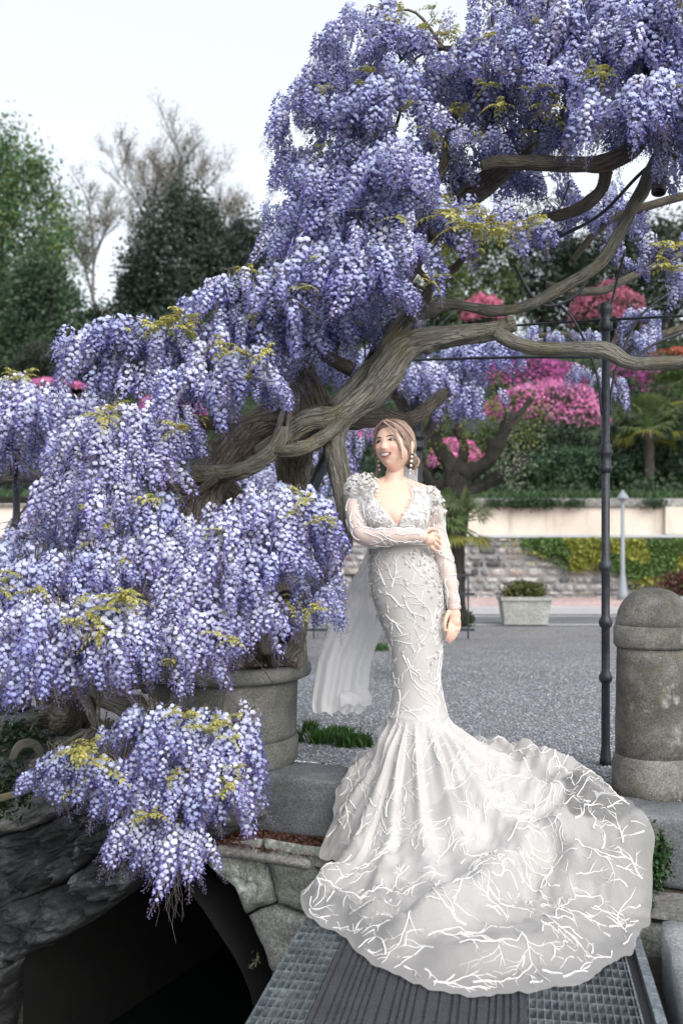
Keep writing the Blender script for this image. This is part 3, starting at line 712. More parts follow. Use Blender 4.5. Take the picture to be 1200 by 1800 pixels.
def tree(name, label, c, r, n, size, base, seed, cat='tree', clumps=50, cs=.26, trunk_to=None, v=.6, base2=None, nlimb=5, tr=.22, group=None, shell=.5):
    nr = np.random.default_rng(seed); rr = random.Random(seed)
    gz = hill_z(c[0], c[1]) if c[1] > 21 else 0
    t_ = thing(name, label, cat, (c[0], c[1], gz), group)
    top = Vector((c[0], c[1], c[2]+r[2]*.3))
    limb('trunk', [(c[0]+.1, c[1], gz-.2), (c[0]-.1, c[1], lerp(gz, c[2], .5)), tuple(top)], tr, tr*.3, M_tbark, t_, seed=seed)
    for k in range(nlimb):
        a = k/nlimb*6.28+rr.random(); z0 = lerp(gz, top.z, rr.uniform(.35, .8))
        e = Vector((c[0]+math.cos(a)*r[0]*.75, c[1]+math.sin(a)*r[1]*.75, min(c[2]+r[2]*.8, z0+r[2]*rr.uniform(.2, .9))))
        limb('limb', [(c[0], c[1], z0), tuple((Vector((c[0], c[1], z0))+e)/2+Vector((0, 0, -.1*r[2]))), tuple(e)], tr*.4, tr*.08, M_tbark, t_, 6, seed=seed+k)
    A = Acc(); C, tn = cloud_pts(c, r, n, nr, clumps, cs, shell)
    cc = tintcols(base, tn, nr, v)
    if base2 is not None:
        m = (nr.random(n) < .5*tn); cc[m] = tintcols(base2, tn[m], nr, v)
    leaves(A, C, size, cc, nr); A.build('crown', M_leaf, t_, smooth_=False); return t_
def PB(px, py, Y): return tuple(P(px, py, Y))
# tall trees on the left skyline
tree('broadleaf_tree', 'tall bright green tree filling the left edge of the skyline', PB(5, 455, 40), (3.0, 2.6, 4.9), 36000, .17, (.075, .15, .065), 1, clumps=130, cs=.15, base2=(.15, .20, .06))
tree('broadleaf_tree', 'smaller green tree at the foot of the tall left tree', PB(70, 560, 37), (1.6, 1.6, 2.6), 14000, .15, (.065, .12, .06), 2, clumps=60, cs=.17)
tree('dark_conifer', 'dark pointed evergreen left of centre, before the bare pale trees', PB(322, 470, 43), (2.1, 2.0, 3.6), 22000, .17, (.045, .07, .05), 3, clumps=110, cs=.13)
tree('dark_conifer', 'lower dark evergreen just left of the wisteria crown', PB(425, 505, 42), (1.6, 1.6, 2.8), 15000, .17, (.04, .064, .048), 4, clumps=80, cs=.14)
tree('dark_conifer', 'narrow dark evergreen between the pointed evergreen and the pale tree', PB(245, 540, 44), (1.3, 1.6, 2.5), 9000, .17, (.032, .055, .038), 5, clumps=60, cs=.15)
tree('round_bush', 'rounded olive green bush above the pink flower strip on the left', PB(72, 632, 33), (.9, .8, .6), 6000, .08, (.055, .07, .045), 6, cat='bush', clumps=60, cs=.15, nlimb=2, tr=.08)
for i, (px, py, rx, rz, lab) in enumerate(((170, 600, 1.6, 1.3, 'dark evergreen shrub mass low between the left trees'), (380, 610, 2.4, 1.4, 'dark evergreen hedge mass below the pointed evergreen'))):
    tree('evergreen_shrub', lab, PB(px, py, 38), (rx, 1.3, rz), 9000, .14, (.02, .038, .022), 40+i, cat='shrub', clumps=60, cs=.17, nlimb=3, tr=.1)
# airy pale trees just coming into leaf
def airy_tree(label, base, top, spread, seed, n=9, leafcol=(.30, .27, .20), nl=5200, lean=0):
    rr = random.Random(seed); nr = np.random.default_rng(seed); b0 = Vector(base); H = (Vector(top)-b0).length
    t_ = thing('bare_tree', label, 'tree', base); tips = []
    A = Acc(); M = M_palebark
    def br(p, d, L, r, dep):
        pts = [p]; q = p.copy(); dd = d.copy()
        for k in range(4):
            dd = (dd+Vector((rr.uniform(-.22, .22), rr.uniform(-.22, .22), rr.uniform(-.05, .18)))).normalized(); q = q+dd*L/4; pts.append(q.copy())
            if dep > 0 and k > 0:
                for _ in range(2 if dep > 1 else 3):
                    s = Vector((rr.uniform(-1, 1), rr.uniform(-1, 1), rr.uniform(.1, .9))).normalized()
                    br(q.copy(), (dd*.55+s*.75).normalized(), L*rr.uniform(.42, .62), r*.5, dep-1)
            if dep <= 1: tips.append(q.copy())
        n_ = len(pts); V, Fs, Uu = tube_geo(pts, [lerp(r, r*.45, i/(n_-1)) for i in range(n_)], 5 if dep > 1 else 3, cap=False); A.add(V, Fs, None, Uu)
    br(b0, Vector((lean, 0, 1)), H*.62, .13, 4)
    A.build('trunk', M, t_)
    T = np.array([t[:] for t in tips]); k = nr.integers(0, len(T), nl); C = T[k]+nr.normal(size=(nl, 3))*.16
    B = Acc(); leaves(B, C, .085, tintcols(leafcol, nr.random(nl), nr, .6), nr); B.build('crown', M_leaf, t_, smooth_=False)
    return t_
M_palebark = bark_mat('pale_bark', (.12, .11, .10), (.22, .20, .18), (.32, .30, .27))
def hz(px, Y): x = (px-600)/F*Y; return (x, Y, hill_z(x, Y))
airy_tree('tall airy tree with pale young leaves, its top highest left of the wisteria', hz(255, 50), PB(245, 245, 50), 3, 3)
airy_tree('airy pale tree with brownish buds behind the pointed evergreen', hz(345, 51), PB(350, 270, 51), 3, 8, leafcol=(.34, .28, .23))
airy_tree('thin pale tree beside the bright green tree on the left', hz(170, 49), PB(175, 350, 49), 3, 12, leafcol=(.28, .28, .18), nl=3200)
# band of trees behind the wisteria on the right
bt = [(560, 520, 3, (.03, .06, .03)), (690, 560, 3, (.03, .055, .03)), (830, 500, 2.6, (.07, .10, .03)), (960, 470, 2.6, (.02, .04, .022)), (1075, 480, 2.8, (.025, .045, .025)), (1180, 465, 3, (.04, .06, .035)), (1290, 460, 3, (.03, .06, .03))]
for i, (px, py, r_, c_) in enumerate(bt):
    tree('hill_tree', ['green tree glimpsed through gaps in the lower wisteria crown', 'dark green tree behind the thick leaning trunk', 'yellow green tree above the coral azaleas', 'dark evergreen behind the long bare branch', 'dark green tree behind the right post top', 'green tree at the right edge behind the cut pipe', 'green tree just beyond the right frame edge'][i],
         PB(px, py+20, 46), (r_*.8, 2.2, 2.9), 9000, .2, c_, 60+i, clumps=60, cs=.18, nlimb=3)
# azaleas: domes of bloom on dark leaves
def azalea(label, px, py, Y, rx, rz, col, seed, fr=.75, cat='azalea'):
    nr = np.random.default_rng(seed); c0 = P(px, py, Y); x, y = c0.x, c0.y; gz = min(hill_z(x, y), c0.z-.1)
    t_ = thing('azalea_bush', label, cat, (x, y, gz))
    n = 9000; d = nr.normal(size=(n, 3)); d[:, 2] = np.abs(d[:, 2])-.25; d /= np.linalg.norm(d, axis=1)[:, None]
    bum = np.array([1+.16*mnoise.noise(Vector((v[0]*2.2+seed, v[1]*2.2, v[2]*2.2)))+.07*mnoise.noise(Vector((v[0]*6+seed, v[1]*6, v[2]*6))) for v in d])
    rad = bum*(.93+.08*nr.random(n)); C = np.array([x, y, c0.z-rz*.4])+d*rad[:, None]*np.array([rx, rx*.9, rz*1.3])
    zone = np.array([mnoise.noise(Vector((v[0]*2.5+seed*2, v[1]*2.5, v[2]*2.5))) for v in d])
    pk = (nr.random(n) < fr*(1.15-.5*(zone > .18)-.8*(d[:, 2] < -.05)))
    A = Acc(); leaves(A, C[pk], .075, tintcols(col, nr.random(pk.sum()), nr, .7, .2), nr, aspect=1.1); A.build('bloom', M_petal_far, t_, smooth_=False)
    A = Acc(); C2 = C*1; C2[:, :] = np.array([x, y, c0.z-rz*.4])+(C-np.array([x, y, c0.z-rz*.4]))*.95
    leaves(A, C2[~pk] if (~pk).sum() > 100 else C2, .08, tintcols((.03, .05, .025), nr.random((~pk).sum()), nr), nr)
    k = nr.integers(0, n, 5000); leaves(A, np.array([x, y, c0.z-rz*.4])+(C[k]-np.array([x, y, c0.z-rz*.4]))*(.6+.3*nr.random((5000, 1))), .1, tintcols((.03, .04, .02), nr.random(5000), nr), nr)
    A.build('leaves', M_leaf, t_, smooth_=False)
MG, PK, CO, OR = (.62, .13, .44), (.72, .24, .48), (.64, .20, .32), (.50, .14, .08)
azalea('large magenta azalea mound left of the right post, below the bare branch', 925, 668, 38, 2.3, .95, MG, 1, .8)
azalea('rose pink azalea mound lowest on the slope, left of the right post', 960, 728, 34, 2.2, 1.25, PK, 2, .75)
azalea('magenta azalea mound just right of the right post', 1110, 675, 38, 1.6, 1.0, MG, 3, .95)
azalea('small rose azalea at the left foot of the big pink mound', 866, 742, 34.5, .9, .8, PK, 4, .7)
azalea('coral pink azalea high on the slope beside the top of the right post', 1066, 545, 44, 1.7, 1.3, CO, 5, .7)
azalea('coral azalea above the thick bare branch stub', 848, 548, 44, 1.0, .9, CO, 6, .7)
azalea('red orange azalea on the slope at the right frame edge', 1185, 632, 40, 1.3, .5, OR, 7, .6)
azalea('pink azalea strip behind the far left flower clusters', 95, 678, 31, 1.0, .22, PK, 8, .9)
azalea('coral azalea glimpsed under the left hanging racemes', 300, 715, 30, 1.0, .45, PK, 9, .8)
azalea('coral azalea seen low between the left stems', 285, 862, 26, 0.8, .6, CO, 10, .75)
azalea('magenta azalea seen through the gap by the thick forked trunk', 462, 775, 27, .8, .6, MG, 11, .9)
azalea('magenta azalea behind the bride\'s head', 625, 755, 30, 1.1, .7, PK, 12, .85)
azalea('pink azalea behind the mossy pollarded tree', 800, 800, 26, .7, .5, PK, 13, .6)
azalea('magenta azalea just left of the left post', 95, 860, 27, .7, .5, CO, 14, .8)
# green shrubs over the wall
gs = [(925, 850, 23.5, .9, .5, (.04, .085, .03), 'mid green clipped shrub above the wall, left one'), (1010, 830, 24.2, 1.15, .55, (.035, .085, .035), 'rounded green shrub above the wall, left of the right post'),
      (1090, 838, 24, .7, .5, (.03, .07, .03), 'green shrub directly behind the right post'), (1185, 790, 24.5, .8, .95, (.018, .045, .018), 'dark leafy shrub behind the palm at the right edge'),
      (1105, 790, 26, .8, .8, (.014, .03, .014), 'very dark shrub left of the palm trunk'), (880, 800, 27, 1.2, .8, (.05, .09, .03), 'light green shrub behind the pollarded tree'),
      (960, 790, 27.5, 1.2, .7, (.03, .06, .025), 'green shrub under the rose pink mound'), (640, 860, 24, 1.5, .8, (.03, .055, .03), 'green shrub between the bride and the vine'),
      (180, 880, 24, 1.6, .9, (.02, .045, .025), 'dark green hedge behind the far left post'), (20, 900, 23, 1.6, .9, (.022, .045, .028), 'dark hedge at the left frame edge'), (400, 880, 25, 1.6, .9, (.025, .05, .025), 'green shrub behind the forked trunk')]
for i, (px, py, Y, rx, rz, c_, lab) in enumerate(gs):
    tree('green_shrub', lab, PB(px, py, Y), (rx, rx*.8, rz), 7500, .085, c_, 90+i, cat='shrub', clumps=90, cs=.13, nlimb=2, tr=.05, shell=.75)
# undergrowth over the whole slope
nr = np.random.default_rng(5); C = []; T = []
for _ in range(420):
    y = 21.6+nr.random()**1.2*26; px = nr.uniform(-120, 1320); x = (px-600)/F*y; z = hill_z(x, y); r_ = nr.uniform(.4, 1.0)*(y/28)
    p, tn = cloud_pts((x, y, z+r_*.3), (r_, r_, r_*.7), 260, nr, 10, .3); C.append(p); T.append(np.full(260, nr.random())*.8+tn*.2)
C = np.concatenate(C); T = np.concatenate(T); A = Acc(); cc = tintcols((.032, .058, .026), T, nr, 1.1)
leaves(A, C, .14, cc, nr); tag(A.build('undergrowth', M_leaf, kind='stuff', smooth_=False), 'mixed dark green undergrowth covering the hillside behind the wall', 'undergrowth')
# grass fringe and ivy spilling over the coping
def grass(name, label, spots, mat, h, kind='stuff', cat='grass', col=(.07, .13, .035)):
    nr = np.random.default_rng(len(spots)); A = Acc(); S = np.array(spots); n = len(S); a = nr.random(n)*6.28; hh = h*(.5+nr.random(n)); w = h*.05*(1+nr.random(n))
    d = np.stack([np.cos(a), np.sin(a), 0*a], 1); ln = np.stack([-np.sin(a), np.cos(a), 0*a], 1)*(hh*(nr.random(n)-.5)*1.5)[:, None]; up = np.array([0, 0, 1.0])
    V = np.stack([S-d*w[:, None], S+d*w[:, None], S+ln*.35+up*hh[:, None]*.6+d*w[:, None]*.7, S+ln+up*hh[:, None]], 1).reshape(-1, 3)
    A.add(V, np.arange(n)[:, None]*4+np.array([0, 1, 2, 3])[None], np.repeat(tintcols(col, nr.random(n), nr, .8), 4, 0))
    return tag(A.build(name, mat, kind=kind, smooth_=False), label, cat)
S = [(x, WY+nr.uniform(.15, .9), ZT-.01) for x in nr.uniform(-12, 9, 9000)]
grass('grass', 'fringe of grass along the top of the retaining wall', S, M_leaf, .16, col=(.05, .10, .035))
def creeper(label, name, pts, n, size, base, spread, yw, seed, thick=.05, cat='creeper', base2=None, zmax=None):
    nr = np.random.default_rng(seed); k = nr.integers(0, len(pts), n); Pp = np.array(pts)[k]; C = Pp[:, :3]+nr.normal(size=(n, 3))*np.stack([Pp[:, 3], Pp[:, 3]*0+thick, Pp[:, 3]*.45], 1)
    C[:, 1] = np.minimum(C[:, 1], yw-.01)
    if zmax: C = C[C[:, 2] < zmax+.02*nr.random(len(C))]; n = len(C)
    cc = tintcols(base, nr.random(n), nr, .8)
    if base2: m = np.array([mnoise.noise(Vector((c[0]*1.3, 0, c[2]*2))) > .05 for c in C]); cc[m] = tintcols(base2, nr.random(m.sum()), nr, .8)
    A = Acc(); leaves(A, C, size, cc, nr); o = A.build(name, M_leaf, smooth_=False); tag(o, label, cat); return o
pts = []
for px, py, sp in [(960, 952, .3), (985, 956, .3), (1010, 960, .35), (1040, 965, .35), (1060, 970, .35), (1080, 975, .35), (1110, 975, .35), (1140, 985, .35), (1180, 980, .4), (1210, 985, .4), (1160, 1005, .35), (1130, 1000, .3), (1195, 1005, .4), (1020, 985, .2), (1240, 990, .5), (1050, 958, .5), (1110, 955, .5), (1180, 958, .4)]:
    pts.append((*PB(px, py, WY-.1), sp))
creeper('yellow green creeper draped over the rubble wall on the right', 'wall_creeper', pts, 15000, .075, (.30, .32, .06), .3, WY-.02, 3, base2=(.11, .19, .05), zmax=ZS-.02)
pts = [(*PB(px, 885, WY-.08), .12) for px in (905, 915, 925, 940, 955, 970, 1010, 870, 1150)]
creeper('dark green ivy hanging over the wall coping', 'coping_ivy', pts, 2600, .055, (.03, .07, .025), .1, WY-.0, 4)
# planter shrubs
for i, ((x, y, h), base, b2, lab) in enumerate(zip(TR, ((.10, .13, .035), (.13, .03, .035)), ((.20, .16, .06), (.07, .08, .03)), ('low variegated green shrub growing in the pale roadside planter', 'burgundy leaved shrub at the right edge in its planter'))):
    tree('planter_shrub', lab, (x, y, h+.08+.06*i), (.30+.2*i, .16, .13+.08*i), 3200, .045, base, 130+i, cat='shrub', clumps=60, cs=.2, nlimb=2, tr=.01, base2=b2)
# palms
M_frond = leaf_mat('palm_frond', (.07, .12, .045), (.12, .16, .05), trans=.25)
def fan_palm(label, x, y, z0, zc, n, L, seed, col2=None, rt=.13):
    rr = random.Random(seed); t_ = thing('fan_palm', label, 'palm', (x, y, z0))
    limb('trunk', [(x, y, z0-.1), (x+.03, y, lerp(z0, zc, .5)), (x, y, zc)], rt, rt*.95, M_tbark, t_, 12, 6, lump=.3, seed=seed)
    for k in range(n):
        a = rr.uniform(0, 6.28); el = rr.uniform(-.5, 1.3); d = Vector((math.cos(a)*math.cos(el), math.sin(a)*math.cos(el), math.sin(el)))
        c0 = Vector((x, y, zc)); st = c0+d*L*.5; sd = d.cross(Vector((0, 0, 1))).normalized(); upn = sd.cross(d); A = Acc(); V, Fs, _ = tube_geo([c0, c0+d*L*.28+Vector((0, 0, .02)), st], [.012, .01, .008], 4)
        A.add(V, Fs, (.8, 1, .6)); m = 15; old = el < -.15; cc = (1.9, 1.3, .6) if old else (1, 1, 1)
        for j in range(m):
            f = (j/(m-1)-.5)*2.6; dd = (d*math.cos(f)+sd*math.sin(f)+upn*.12*math.cos(f*2)).normalized(); s2 = dd.cross(upn).normalized(); l = L*.55*(1-.22*abs(f)/1.3)*rr.uniform(.9, 1.1)
            tip = st+dd*l+Vector((0, 0, -.35*l*rr.uniform(.5, 1.3))); mid = st+dd*l*.62
            A.add([st, mid+s2*.022*L, tip, mid-s2*.022*L], [(0, 1, 2, 3)], cc)
        A.build('frond', M_frond, t_, smooth_=False)
    return t_
x, y = P(1138, 840, 23.5).x, 23.5
fan_palm('fan palm with a short shaggy trunk right of the right post', x, y, hill_z(x, y), P(0, 752, 23.5).z, 34, 1.0, 2)
x = P(1195, 700, 26).x; fan_palm('fan palm whose fronds enter at the right frame edge', x, 26, hill_z(x, 26), P(0, 700, 26).z, 30, 1.2, 5)
x = P(799, 1000, 13.3).x; fan_palm('yellowing dwarf fan palm in front of the dark pollarded trunk', x, 13.3, 0, P(0, 925, 13.3).z, 30, .62, 9, rt=.06)
# dark mossy pollarded tree behind the bride
M_moss = bark_mat('mossy_bark', (.012, .011, .010), (.030, .027, .022), (.06, .055, .045), moss=(.05, .06, .015), amt=.6)
x0 = P(800, 1090, 14.0).x
pt = thing('pollarded_tree', 'dark mossy pollarded tree with knuckled limbs behind the bride\'s shoulder', 'tree', (x0, 14, 0))
def pz(*a): return [PB(px, py, Y) for px, py, Y in a]
limb('trunk', pz((800, 1100, 14), (796, 1000, 14), (803, 900, 14), (800, 815, 14)), .17, .16, M_moss, pt, 14, 8, ridge=.1, seed=3)
for i, (q, r0, r1) in enumerate(((((800, 830, 14), (770, 780, 14), (765, 720, 13.9), (740, 690, 13.8)), .12, .06), (((800, 840, 14), (850, 815, 13.9), (880, 770, 13.8), (895, 725, 13.8)), .13, .08),
        (((810, 870, 14), (850, 850, 14.1), (890, 830, 14.1), (925, 800, 14.2)), .10, .07), (((800, 830, 14), (815, 790, 14.2), (800, 740, 14.3), (815, 700, 14.3)), .09, .05), (((790, 850, 14), (760, 850, 14), (735, 820, 14), (700, 810, 14)), .08, .05), (((890, 740, 13.8), (915, 725, 13.9), (925, 712, 14), (935, 700, 14)), .06, .03))):
    limb('limb', pz(*q), r0, r1, M_moss, pt, 12, 7, ridge=.15, seed=i+5, lump=.4)
A = Acc(); nr = np.random.default_rng(77); C, tn = cloud_pts(PB(840, 740, 14), (1.1, .5, .7), 1500, nr, 60, .10, .4); leaves(A, C, .05, tintcols((.16, .17, .035), tn, nr), nr); A.build('young_leaves', M_leaf, pt, smooth_=False)
A = Acc(); C, tn = cloud_pts(PB(905, 790, 14), (.5, .3, .5), 500, nr, 20, .15, .4); leaves(A, C, .05, tintcols((.25, .27, .20), tn, nr), nr); A.build('young_leaves', M_leaf, pt, smooth_=False)
tree('low_bush', 'small green bush on the gravel at the foot of the pollarded tree', PB(818, 1090, 14), (.14, .12, .11), 1400, .035, (.05, .07, .03), 140, cat='bush', clumps=30, cs=.2, nlimb=2, tr=.01)
# foreground weeds, grass and ivy
nr = np.random.default_rng(21)
S = []
for px, py, n, w in ((565, 1306, 350, .07), (592, 1300, 600, .08), (612, 1312, 400, .06), (640, 1312, 120, .06), (545, 1288, 150, .04), (520, 1305, 60, .05), (660, 1142, 500, .22), (640, 1138, 300, .2), (740, 1150, 60, .1)):
    Y = CAMH*F/(py-960)
    for _ in range(n): S.append(((px-600)/F*Y+nr.normal()*w*.5, Y+nr.normal()*w*.35, .0))
grass('grass', 'green grass tuft between the pot and the veil on the kerb edge', S, M_leaf, .06, col=(.05, .12, .03))
def weeds(label, px, py, Y, rx, ry, rz, n, size, col, seed, name='weeds', cat='weeds'):
    nr = np.random.default_rng(seed); A = Acc(); C, tn = cloud_pts(PB(px, py, Y), (rx, ry, rz), n, nr, 26, .25, .3); leaves(A, C, size, tintcols(col, tn, nr, .8), nr, aspect=1.3)
    for k in range(14):
        p = C[nr.integers(0, n)]; b0 = np.array(PB(px, py, Y))+np.array([0, .03, -rz*.5]); q = [b0, (b0+p)/2+np.array([0, 0, .02]), p]; V, Fs, _ = tube_geo(q, [.002]*3, 4); A.add(V, Fs, (.6, .5, .3))
    tag(A.build(name, M_leaf, smooth_=False), label, cat)
weeds('small leafed ivy patch growing on the kerb face right of the train', 1152, 1512, 4.10, .055, .04, .11, 900, .020, (.035, .085, .025), 1, 'ivy', 'ivy')
weeds('few green leaves in the joint below the ivy patch', 1143, 1590, 3.95, .02, .03, .04, 90, .018, (.035, .08, .03), 2)
weeds('dark leafy weeds among the roots at the left edge', 40, 1300, 4.85, .13, .10, .10, 700, .030, (.035, .065, .03), 3)
weeds('dark weeds hanging over the rocks at the left frame edge', 10, 1390, 4.7, .10, .08, .12, 500, .028, (.025, .045, .02), 4)
weeds('tiny plant rooted in the arch\'s inner edge', 450, 1690, 4.75, .03, .03, .05, 40, .014, (.05, .10, .05), 5)
# reddish leaf litter on the ledge
nr = np.random.default_rng(31); A = Acc(); C = []
for _ in range(4200):
    s = nr.uniform(-.25, .60); d = nr.uniform(-.275, -.01); p = kpt(s, d, -.288+.008*nr.random()); C.append(p[:])
leaves(A, np.array(C), .020, tintcols((.11, .045, .03), nr.random(len(C)), nr, 1.2, .5), nr, aspect=2, up=3)
tag(A.build('leaf_litter', M_leaf, kind='stuff', smooth_=False), 'fallen reddish brown petals and leaves strewn on the ledge', 'leaf litter')
# ================================================================ WISTERIA
M_bark = bark_mat('wisteria_bark', (.08, .067, .05), (.20, .17, .135), (.35, .315, .26), moss=(.17, .145, .04), amt=.66)
M_bark2 = bark_mat('grey_bark', (.14, .13, .105), (.34, .325, .275), (.52, .50, .43), moss=(.30, .26, .09), amt=.57)
M_petal, t, b, o = new_mat('wisteria_petal')
a = N(t, 'ShaderNodeAttribute', attribute_name='col'); oi = N(t, 'ShaderNodeObjectInfo')
rr_ = N(t, 'ShaderNodeMapRange'); L_(t, oi.outputs['Random'], rr_.inputs[0]); rr_.inputs[3].default_value = .82; rr_.inputs[4].default_value = 1.12
c = mixc(t, 1.0, a.outputs['Color'], rr_.outputs[0], 'MULTIPLY')
L_(t, c, b.inputs['Base Color']); b.inputs['Roughness'].default_value = .6
tr = N(t, 'ShaderNodeBsdfTranslucent'); L_(t, c, tr.inputs[0]); ms = N(t, 'ShaderNodeMixShader'); ms.inputs[0].default_value = .25
L_(t, b.outputs[0], ms.inputs[1]); L_(t, tr.outputs[0], ms.inputs[2]); L_(t, ms.outputs[0], o.inputs[0])
M_yleaf = leaf_mat('young_wisteria_leaf', (.50, .44, .13), (.42, .42, .16), trans=.35)

HUES = [(Vector((.68, .71, .85)), Vector((.38, .38, .67)), Vector((.20, .145, .46))),      # pale
        (Vector((.53, .59, .81)), Vector((.28, .30, .61)), Vector((.135, .11, .40))),      # blue violet
        (Vector((.40, .46, .70)), Vector((.21, .215, .48)), Vector((.10, .085, .31)))]    # deep blue
def raceme_geo(seed, n=95, Lr=.27, r0=.034, hue=0, fine=True):
    """hanging flower cluster: open pale flowers at the top, dark closed buds at the tip; hangs along -Z from the origin"""
    HU = HUES[hue]; rr = random.Random(seed); V = []; Fs = []; C = []
    bend = rr.uniform(-.05, .05); bend2 = rr.uniform(-.05, .05)
    def ax(t): return Vector((bend*t*t+.004*math.sin(9*t), bend2*t*t, -Lr*t))
    def q(pts, fs, cs):
        k = len(V); V.extend(pts); Fs.extend([tuple(i+k for i in f) for f in fs]); C.extend(cs)
    m = 7; rs = [.0022*(1-.5*i/m) for i in range(m+1)]
    for i in range(m):   # stalk: a three sided stem
        a0, a1 = ax(i/m), ax((i+1)/m); pts = []
        for p, r in ((a0, rs[i]), (a1, rs[i+1])):
            for k in range(3): an = k*2.09; pts.append(p+Vector((math.cos(an)*r, math.sin(an)*r, 0)))
        q(pts, [(k, (k+1) % 3, 3+(k+1) % 3, 3+k) for k in range(3)], [(.13, .11, .07)]*6)
    tb = rr.uniform(.62, .9)
    for i in range(n):
        t = ((i+.5)/n)**.92; a = i*2.39996+rr.uniform(-.4, .4)
        prof = (1-t)**.62*(.55+.45*min(1, t*7)); rad = r0*prof*rr.uniform(.75, 1.15)+.004
        out = Vector((math.cos(a), math.sin(a), 0)); p = ax(t)+out*rad+Vector((0, 0, rr.uniform(-.006, .006)-.25*rad))
        side = Vector((-out.y, out.x, 0)); od = (out+Vector((0, 0, rr.uniform(-.45, .15)))+side*rr.uniform(-.4, .4)).normalized()
        side = od.cross(Vector((0, 0, 1))).normalized(); up = side.cross(od)
        am_ = ax(t*.96); q([am_, am_+Vector((0, 0, .0015)), p], [(0, 1, 2)], [(.22, .18, .20)]*3)
        op = 1-smooth(tb-.28, tb+.05, t+rr.uniform(-.08, .08)); s = (.0105+.0105*op)*(1-.30*t)*rr.uniform(.85, 1.15)
        k = rr.random()
        if op > .35:
            w = s*(.85+.25*k); bk = .35*s
            pale = HU[0]*(.94+.10*k); mid = HU[1]; bn = pale.lerp(mid, min(1, max(0, (t*1.45-.12+rr.uniform(-.18, .28)))))
            br = tuple(bn*(.92+.16*rr.random())); bc_ = tuple(bn.lerp(Vector((.84, .83, .86)), .45*(1-t)))
            P0 = p-up*s*.15; cen = p+od*bk*.7+up*s*.35
            q([P0, p-side*w*.75+up*s*.45+od*.1*s, p-side*w*.4+up*s*1.15-od*.15*s, p+side*w*.4+up*s*1.15-od*.15*s, p+side*w*.75+up*s*.45+od*.1*s, cen],
              [(0, 1, 5), (1, 2, 5), (2, 3, 5), (3, 4, 5), (4, 0, 5)], [br]*5+[bc_])
            kk = tuple(HU[2]*(.8+.5*k))
            kt = p+od*s*.95-up*s*.25
            q([p+side*s*.22+up*s*.1, p-side*s*.22+up*s*.1, kt, p-up*s*.5+od*s*.25], [(0, 1, 2), (1, 3, 2), (3, 0, 2)], [kk, kk, tuple(x*.75 for x in kk), kk])
        else:
            dk = (HU[2]*.72).lerp(HU[1]*.75, k*.7); l = s*1.15; dd = (od*.7-Vector((0, 0, 1))*.7).normalized(); s2 = dd.cross(up).normalized(); u2 = s2.cross(dd)
            q([p, p+dd*l*.5+s2*s*.32, p+dd*l*.5+u2*s*.32, p+dd*l*.5-s2*s*.32, p+dd*l], [(0, 1, 2), (0, 2, 3), (0, 3, 1), (4, 2, 1), (4, 3, 2), (4, 1, 3)], [tuple(dk)]*5)
    return np.array([v[:] for v in V], dtype=np.float32), Fs, np.array(C, dtype=np.float32)
RV = []; RVs = []
for k in range(9):
    kw = dict(hue=k % 3, n=[74, 88, 66, 96, 78, 60, 84, 70, 56][k], Lr=[.26, .31, .22, .34, .28, .18, .30, .25, .15][k], r0=[.043, .040, .044, .043, .040, .042, .046, .041, .042][k])
    V, Fs, C = raceme_geo(100+k, **kw); A = Acc(); A.add(V, Fs, C); me = A.mesh('raceme_%d' % k, smooth_=False); me.materials.append(M_petal); RV.append(me)
    kw['n'] = int(kw['n']*.8)
    V, Fs, C = raceme_geo(200+k, **kw); d = {}
    for f in Fs: d.setdefault(len(f), []).append(f)
    RVs.append((V, [np.array(v) for v in d.values()], C))

def leaf_spray_geo(seed, n=6, L=.16):
    rr = random.Random(seed); V = []; Fs = []; C = []
    for i in range(n):
        a = rr.uniform(0, 6.28); el = rr.uniform(.1, 1.1); d = Vector((math.cos(a)*math.cos(el), math.sin(a)*math.cos(el), math.sin(el))); l = L*rr.uniform(.6, 1.1)
        pts = [Vector((0, 0, 0))+d*l*f+Vector((0, 0, -.55*l*f*f)) for f in np.linspace(0, 1, 6)]
        T, fs, _ = tube_geo(pts, [.0013]*6, 3, cap=False); k = len(V); V += T; Fs += [tuple(x+k for x in f) for f in fs]; C += [(.8, .75, .5)]*len(T)
        fold = rr.uniform(.2, .9)
        for j in range(1, 6):
            for sg in ((-1, 1) if j < 5 else (0,)):
                p = pts[j]; t_ = (pts[min(5, j+1)]-pts[j-1]).normalized(); s = t_.cross(Vector((0, 0, 1))).normalized(); u_ = s.cross(t_)
                dd = (t_*.6+s*sg*1.0-Vector((0, 0, fold))).normalized() if sg else (t_-Vector((0, 0, fold*.6))).normalized()
                w = dd.cross(u_).normalized()*.0095*rr.uniform(.8, 1.2); ll = .040*rr.uniform(.75, 1.15)*(l/L); k = len(V); cc = rr.uniform(.75, 1.25); cv = (cc*rr.uniform(.9, 1.05), cc, cc*.9)
                V += [p, p+dd*ll*.4+w+u_*.004, p+dd*ll, p+dd*ll*.4-w+u_*.004, p+dd*ll*.45-u_*.002]; Fs += [(k, k+1, k+4), (k+1, k+2, k+4), (k+2, k+3, k+4), (k+3, k, k+4)]; C += [cv]*5
    return V, Fs, C
LSv = []
for k in range(4):
    V, Fs, C = leaf_spray_geo(300+k, n=[6, 8, 5, 7][k]); A = Acc(); A.add([v[:] for v in V], Fs, C); me = A.mesh('leaf_spray_%d' % k, smooth_=False); me.materials.append(M_yleaf); LSv.append(me)

